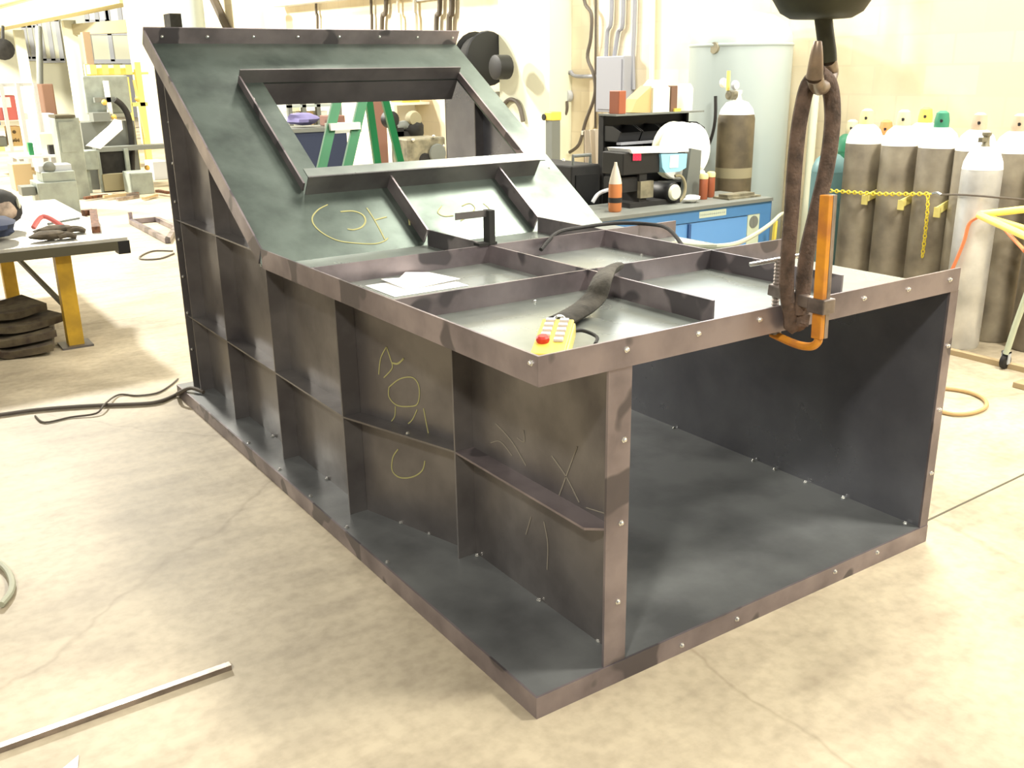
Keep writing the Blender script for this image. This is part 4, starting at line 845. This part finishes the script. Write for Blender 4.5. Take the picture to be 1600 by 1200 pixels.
a, b, c = [hit(*q, 'z', TZ+.02) for q in ((130, 333), (146, 331), (150, 359))]
obj('leg', B().bar(a, b, .05, .04), 'rust', ag); obj('leg', B().bar(b, c, .05, .04), 'rust', ag)
o = obj('thin_rod', B().tube([hit(75, 350, 'z', TZ+.012), hit(124, 341, 'z', TZ+.012)], .008, 6, smooth=False), 'grey_machine_dark', None, True); tag(o, 'thin steel rod on table beside the angle iron', 'rod')
o = obj('pry_bar', B().tube([(-.30, 5.16, TZ+.02), (-.22, 5.22, TZ+.08), (-.13, 5.12, TZ+.018)], .016, 8), 'red_pale', None, True); tag(o, 'small red bent pry bar beside the helmet', 'pry bar')
# folded mats beneath the table
for k in range(4):
    y = 4.80+.05*k; b = B(); P = []
    for i in range(13): P.append((-1.6+(1.26-.05*(k % 2))*i/12, y+.04*math.sin(i*.9+k), .006+.062*k+.012*(1+math.sin(i*1.7))))
    b.ribbon(P, .60-.07*k, (0, 0, 1), .040); o = obj('rubber_mat', b, 'mat_brown', None, True)
    tag(o, ['bottom', 'second from bottom', 'second from top', 'topmost'][k]+' folded brown mat in the pile under worktable', 'mat', 'mats under the worktable')
# ---------------------------------------------------------------- far left hall
def col(px0, px1, D, label, top=5.2):
    a, b = at(px0, 60, D), at(px1, 60, D); w_ = (b-a).length
    o = obj('column', B().box((a.x, a.y, 0), (a.x+w_, a.y+w_, top)), 'cream'); return tag(o, label, 'column', 'hall columns')
col(207, 236, 23, 'white hall column beside the hood upper left corner')
col(103, 121, 29, 'white hall column behind the grey machine cabinet', at(112, 25, 29).z-.12)
col(24, 38, 33, 'white hall column farthest left in the hall', at(31, 40, 33).z-.14)
a, b = at(-40, 52, 35), at(203, 2, 23.6); gb = thing('runway_girder', 'cream-yellow crane runway girder crossing upper left corner', 'girder', a.lerp(b, .5))
obj('bottom_flange', B().bar(a, b, .5, .10), 'girder', gb); obj('web', B().bar(a+Vector((0, 0, .35)), b+Vector((0, 0, .35)), .12, .6), 'cream', gb); obj('top_flange', B().bar(a+Vector((0, 0, .70)), b+Vector((0, 0, .70)), .5, .10), 'cream', gb)
def pb(name, r, y, d, mt, label, cat, floor=True, bev=0, parent=None):
    o = obj(name, px_box(B(), *r, y, d, floor), mt, parent, bev=bev)
    if parent is None: tag(o, label, cat)
    return o
# far wall openings with grey framing
wb = bpy.data.objects['wall_back']
for k, r in enumerate(((134, 8, 165, 34), (167, 6, 205, 36), (40, 40, 58, 92), (64, 30, 92, 95), (140, 52, 205, 96))):
    xa_, xb_, za_, zb_ = px_rect(*r, 41.95)
    wi = struct('window_%d' % (k+5), B().box((xa_, 41.9, za_), (xb_, 41.98, zb_)), 'cream' if k > 1 else 'white')
    fb = B()
    for z in (za_, zb_): fb.box((xa_-.1, 41.85, z-.08), (xb_+.1, 41.92, z+.08))
    for x in (xa_, xb_, (xa_+xb_)/2): fb.box((x-.08, 41.85, za_), (x+.08, 41.92, zb_))
    obj('window_frame', fb, 'grey_light', wi)
o = obj('overhead_duct', B().bar(at(121.2, 46, 29.05), at(207.1, 41, 23.3), .3, .3), 'khaki'); tag(o, 'horizontal beige duct under the runway girder', 'duct')
o = obj('dark_standpipe', B().tube([at(60, 42, 27), at(62, 105, 27), at(63, 215, 27)], .09, 10), 'grey_machine_dark', None, True); tag(o, 'dark vertical standpipe left of the middle column', 'pipe')
o = obj('brown_standpipe', B().box((at(136, 60, 25).x-.09, at(136, 60, 25).y, 0), (at(136, 60, 25).x+.09, at(136, 60, 25).y+.3, at(136, 50, 25).z)), 'post_tan'); tag(o, 'brown upright post behind the yellow rack', 'post')
o = obj('wall_fan', B().lathe([(.1, 0), (.28, .05), (.28, .2), (.1, .25)], at(6, 77, 26), 16, axis='y').tube([at(6, 77, 26)+Vector((0, .2, 0)), at(6, 40, 26)+Vector((0, .2, 0))], .04, 6), 'black_soft', None, True); tag(o, 'dark round hanging fan at upper left edge', 'fan')
# yellow pallet-rack frame
yr = thing('yellow_rack', 'bright yellow steel rack frame behind the grey bandsaw', 'rack', (3.0, 16.5, 0)); Yy = 16.4
for r in ((146, 100, 152, 285), (222, 97, 231, 285), (206, 120, 212, 285)): pb('post', r, Yy, .12, 'yellow_rack', '', '', parent=yr)
for k in range(4): pb('tube_end', (141+k*18.5, 101, 151+k*18.5, 116), Yy-.3, .5, 'yellow_rack', '', '', False, parent=yr)
pb('crossbeam', (140, 113, 232, 117), Yy+.2, .06, 'yellow_rack', '', '', False, parent=yr); pb('crossbeam', (206, 160, 231, 166), Yy, .1, 'yellow_rack', '', '', False, parent=yr)
c0, c1_ = hit(209, 125, 'y', Yy-.02), hit(228, 215, 'y', Yy-.02); obj('diagonal', B().bar(c0, c1_, .04, .04), 'yellow_rack', yr)
# bandsaw
Yb_ = 13.4; bs = thing('bandsaw', 'large grey bandsaw machine with white chute panel at far left', 'bandsaw', (2.2, 13.5, 0))
pb('head_cover', (133, 118, 203, 178), Yb_+.5, .15, 'grey_machine', '', '', False, bev=.02, parent=bs)
pb('body', (128, 190, 212, 222), Yb_+.4, .6, 'grey_machine_dark', '', '', True, parent=bs)
pb('guide_post', (166, 126, 173, 178), Yb_+.35, .08, 'white', '', '', False, parent=bs)
obj('hose_arch', B().tube([hit(x, y, 'y', Yb_+.3) for x, y in ((180, 156), (190, 164), (199, 178), (204, 200), (206, 230), (206, 290))], .045, 10), 'black_soft', bs, True)
obj('white_chute', B().prism([hit(x, y, 'y', Yb_-.2) for x, y in ((135, 228), (157, 233), (192, 202), (190, 188), (180, 186), (172, 196))], (0, .05, 0)), 'paper', bs)
pb('control_cabinet', (118, 236, 154, 266), Yb_-.15, .35, 'grey_machine', '', '', False, bev=.01, parent=bs)
pb('work_rail', (150, 228, 262, 235), Yb_, .25, 'grey_machine_dark', '', '', False, parent=bs)
pb('motor_bay', (160, 236, 200, 300), Yb_+.05, .5, 'black_soft', '', '', True, parent=bs); pb('coolant_tank', (162, 272, 197, 298), Yb_-.1, .3, 'khaki', '', '', False, parent=bs)
for r in ((155, 235, 160, 306), (199, 232, 205, 306), (138, 266, 143, 306)): pb('leg', r, Yb_-.05, .08, 'grey_machine', '', '', True, parent=bs)
pb('guide_arm', (148, 152, 180, 160), Yb_+.35, .1, 'grey_machine_dark', '', '', False, parent=bs); pb('vise_block', (146, 176, 172, 190), Yb_+.2, .3, 'grey_machine_dark', '', '', False, parent=bs)
for q, mt_ in (((163, 160), 'cap_yellow'), ((178, 183), 'cap_yellow'), ((120, 190), 'yellow_leg'), ((215, 155), 'cap_yellow'), ((230, 262), 'cap_yellow')):
    c = hit(*q, 'y', Yb_+.3); obj('knob', B().blob(c, (.04, .04, .04), 6, .1), mt_, bs, True)
o = pb('steel_cart', (206, 270, 240, 300), 12.7, .5, 'grey_machine', 'grey low steel box on the floor right of bandsaw', 'box', True, .01)
o = pb('grey_bin', (240, 252, 262, 285), 14.6, .5, 'grey_light', 'pale grey bin behind the steel box', 'bin', True, .01)
c = hit(210, 312, 'z', 0)
for k in range(7):
    rr = random.Random(40+k); x, y = c.x-.45+rr.random()*1.0, c.y-.1+rr.random()*.7; a_ = rr.random()*3
    o = obj('steel_offcut', B().bar((x-.18*math.cos(a_), y-.18*math.sin(a_), .02+.006*k), (x+.18*math.cos(a_), y+.18*math.sin(a_), .02+.006*k), .05, .035), ['rust', 'clamp_steel', 'wood'][k % 3]); tag(o, ['rust-brown', 'bright steel', 'pale wooden'][k % 3]+' offcut in the scrap heap before the bandsaw', 'offcut', ['rusty', 'bright', 'wooden'][k % 3]+' offcuts before the bandsaw')
# grey machine base and cabinets
gm = thing('machine_base', 'grey-green machine cabinet behind the worktable', 'machine cabinet', (.75, 11.2, 0)); Yg = 11.1
pb('cabinet', (62, 284, 124, 340), Yg, .55, 'grey_machine', '', '', True, bev=.01, parent=gm); pb('upper_cabinet', (66, 268, 118, 284), Yg+.03, .45, 'grey_machine', '', '', False, bev=.01, parent=gm)
pb('side_box', (34, 292, 56, 306), Yg+.1, .3, 'grey_machine_dark', '', '', False, parent=gm); pb('bracket', (54, 294, 64, 300), Yg+.15, .2, 'grey_machine_dark', '', '', False, parent=gm)
pb('machine_bed', (60, 258, 112, 268), Yg+.1, .3, 'grey_light', '', '', False, parent=gm)
c = hit(78, 262, 'y', Yg+.05); obj('spindle', B().lathe([(.03, 0), (.07, .03), (.07, .12), (.03, .15)], c, 14, axis='y'), 'grey_machine_dark', gm, True)
cb = thing('tall_cabinet', 'tall grey-green cabinet left of the bandsaw', 'cabinet', (1.2, 13.0, 0)); Yc = 12.7
pb('body', (90, 184, 128, 246), Yc, .4, 'grey_machine', '', '', True, bev=.01, parent=cb); pb('door', (94, 190, 118, 238), Yc-.015, .012, 'grey_machine', '', '', False, parent=cb)
pb('top_board', (86, 180, 118, 184), Yc-.05, .5, 'table_edge', '', '', False, parent=cb)
# shelving with goods at far left
Ys = 17.0; sv_ = thing('storage_shelving', 'pale shelving unit full of goods at far left', 'shelving', (.6, 17.2, 0))
xa_, xb_, za_, zb_ = px_rect(-40, 130, 62, 260, Ys)
for x in (xa_, hit(10, 200, 'y', Ys).x, hit(36, 200, 'y', Ys).x, xb_): obj('upright', B().box((x, Ys, 0), (x+.06, Ys+.06, zb_)), 'grey_light', sv_)
zsv = [hit(20, y, 'y', Ys).z for y in (188, 229)]
for z, mt_ in zip(zsv, ('blue_navy', 'yellow_rack')): obj('shelf', B().box((xa_, Ys, z-.07), (xb_-.6, Ys+.6, z)), mt_, sv_)
obj('shelf', B().box((xa_, Ys+.02, zb_-.05), (xb_, Ys+.6, zb_)), 'grey_light', sv_)
def goods(name, r, z, d, mt, label, cat, y=Ys+.08):
    xa, xb, za, zb2 = px_rect(*r, y); h_ = zb2-za
    o = obj(name, B().box((xa, y, z), (xb, y+d, z+h_)), mt, None, bev=.015); return tag(o, label, cat)
goods('red_crate', (-12, 148, 26, 187), zsv[0], .4, 'red_pale', 'faded red crate on the upper far-left shelf', 'crate')
c = px_rect(-4, 152, 17, 168, Ys+.02); o = obj('white_placard', B().box((c[0], Ys+.05, c[2]), (c[1], Ys+.08, c[3])), 'paper'); tag(o, 'white placard leaning on the red crate', 'placard')
bxo = goods('cardboard_box', (13, 196, 34, 227), zsv[1], .35, 'cardboard', 'brown cardboard box with dark handwriting on lower shelf', 'box')
bpar = thing('cardboard_box', 'brown cardboard box with dark handwriting on lower shelf', 'box', (bxo.data.vertices[0].co.x, Ys+.1, zsv[1]))
for k_ in ('label', 'category'): del bxo[k_]
bxo.name = 'carton_body'; bxo.parent = bpar; bxo.matrix_parent_inverse = Matrix.Translation(-Vector(bpar.location))
b = B(); xa_, xb_, za_, zb_ = px_rect(16, 218, 31, 222, Ys+.07)
for i in range(7):
    x = xa_+(xb_-xa_)*i/7; b.box((x, Ys+.076, za_+.01*(i % 2)), (x+.014, Ys+.081, zb_+.012*((i+1) % 3))).box((x, Ys+.076, za_+.012), (x+.024, Ys+.081, za_+.022))
obj('handwriting', b, 'ink', bpar); xq = px_rect(20, 205, 25, 209, Ys+.07); obj('mark', B().lathe([(.03, 0), (.03, .004)], ((xq[0]+xq[1])/2, Ys+.076, xq[2]+.03), 12, axis='y'), 'ink', bpar)
goods('green_drum_box', (-10, 212, 11, 228), zsv[1], .3, 'grey_machine_dark', 'dark grey box left of the cardboard box', 'box')
goods('white_jug', (38, 188, 46, 198), zsv[0]-.1+.1, .2, 'white', 'white jug on shelf right of the red crate', 'jug')
# tables with white items in the middle distance
wt = thing('sorting_table', 'pale table loaded with packages left of the tall cabinet', 'table', (1.0, 15.0, 0)); Yt = 15.0
xa_, xb_, za_, zb_ = px_rect(28, 243, 92, 260, Yt)
obj('top', B().box((xa_, Yt, zb_-.04), (xb_, Yt+.9, zb_)), 'white', wt)
for x in (xa_+.03, xb_-.09):
    for y in (Yt+.04, Yt+.8): obj('leg', B().box((x, y, 0), (x+.06, y+.06, zb_-.04)), 'grey_light', wt)
obj('lower_shelf', B().box((xa_+.05, Yt+.06, .18), (xb_-.05, Yt+.85, .22)), 'wood', wt)
zt_ = zb_
def ontable(name, r, mt, label, cat, yo=.2, d=.25):
    xa, xb, za, zb2 = px_rect(*r, Yt+yo); o = obj(name, B().box((xa, Yt+yo, zt_), (xb, Yt+yo+d, zt_+zb2-za)), mt, None, bev=.012); return tag(o, label, cat)
ontable('white_package', (52, 200, 61, 236), 'white', 'tall white package on the sorting table', 'package'); ontable('tan_package', (62, 205, 84, 236), 'cream', 'wide cream package on the sorting table', 'package', .5)
ontable('green_tin', (44, 218, 52, 238), 'ladder_green', 'small green tin on the sorting table', 'tin', .1, .12); ontable('dark_vise', (76, 222, 90, 237), 'black_soft', 'dark vise at the right end of the sorting table', 'vise', .05, .15)
o = pb('brown_cabinet', (69, 131, 88, 200), 20.0, .6, 'brown', 'dark brown cabinet left of the middle column', 'cabinet', True, .02)
o = pb('white_stack', (30, 136, 54, 165), 21.0, .6, 'white', 'stack of white boards beside the dark standpipe', 'boards', True, .01)
o = pb('white_bench', (44, 178, 86, 190), 19.0, .6, 'grey_light', 'pale bench below the brown cabinet', 'bench', True, .01)
o = pb('tan_crate', (20, 256, 50, 276), 14.4, .5, 'wood', 'tan low crate on floor left of the sorting table', 'crate', True, .01)
# floor frame beside the chute
ff = thing('floor_frame', 'low steel frame lying on floor left of the chute', 'frame', hit(240, 358, 'z', 0)); q = [hit(x, y, 'z', .03) for x, y in ((205, 346), (245, 342), (275, 356), (262, 376))]
for i in range(4): obj('frame_bar', B().bar(q[i], q[(i+1) % 4], .05, .05), 'steel_rim', ff)
obj('upright', B().bar(hit(205, 348, 'z', .0), hit(205, 348, 'z', .0)+Vector((0, 0, .12)), .04, .04), 'steel_rim', ff)
o = obj('floor_wire', B().tube([hit(x, y, 'z', .008) for x, y in ((270, 392), (240, 392), (220, 400), (222, 405), (250, 404), (272, 396))], .008, 6), 'pipe_dark', None, True); tag(o, 'thin wire loop on floor beside the chute back edge', 'wire')
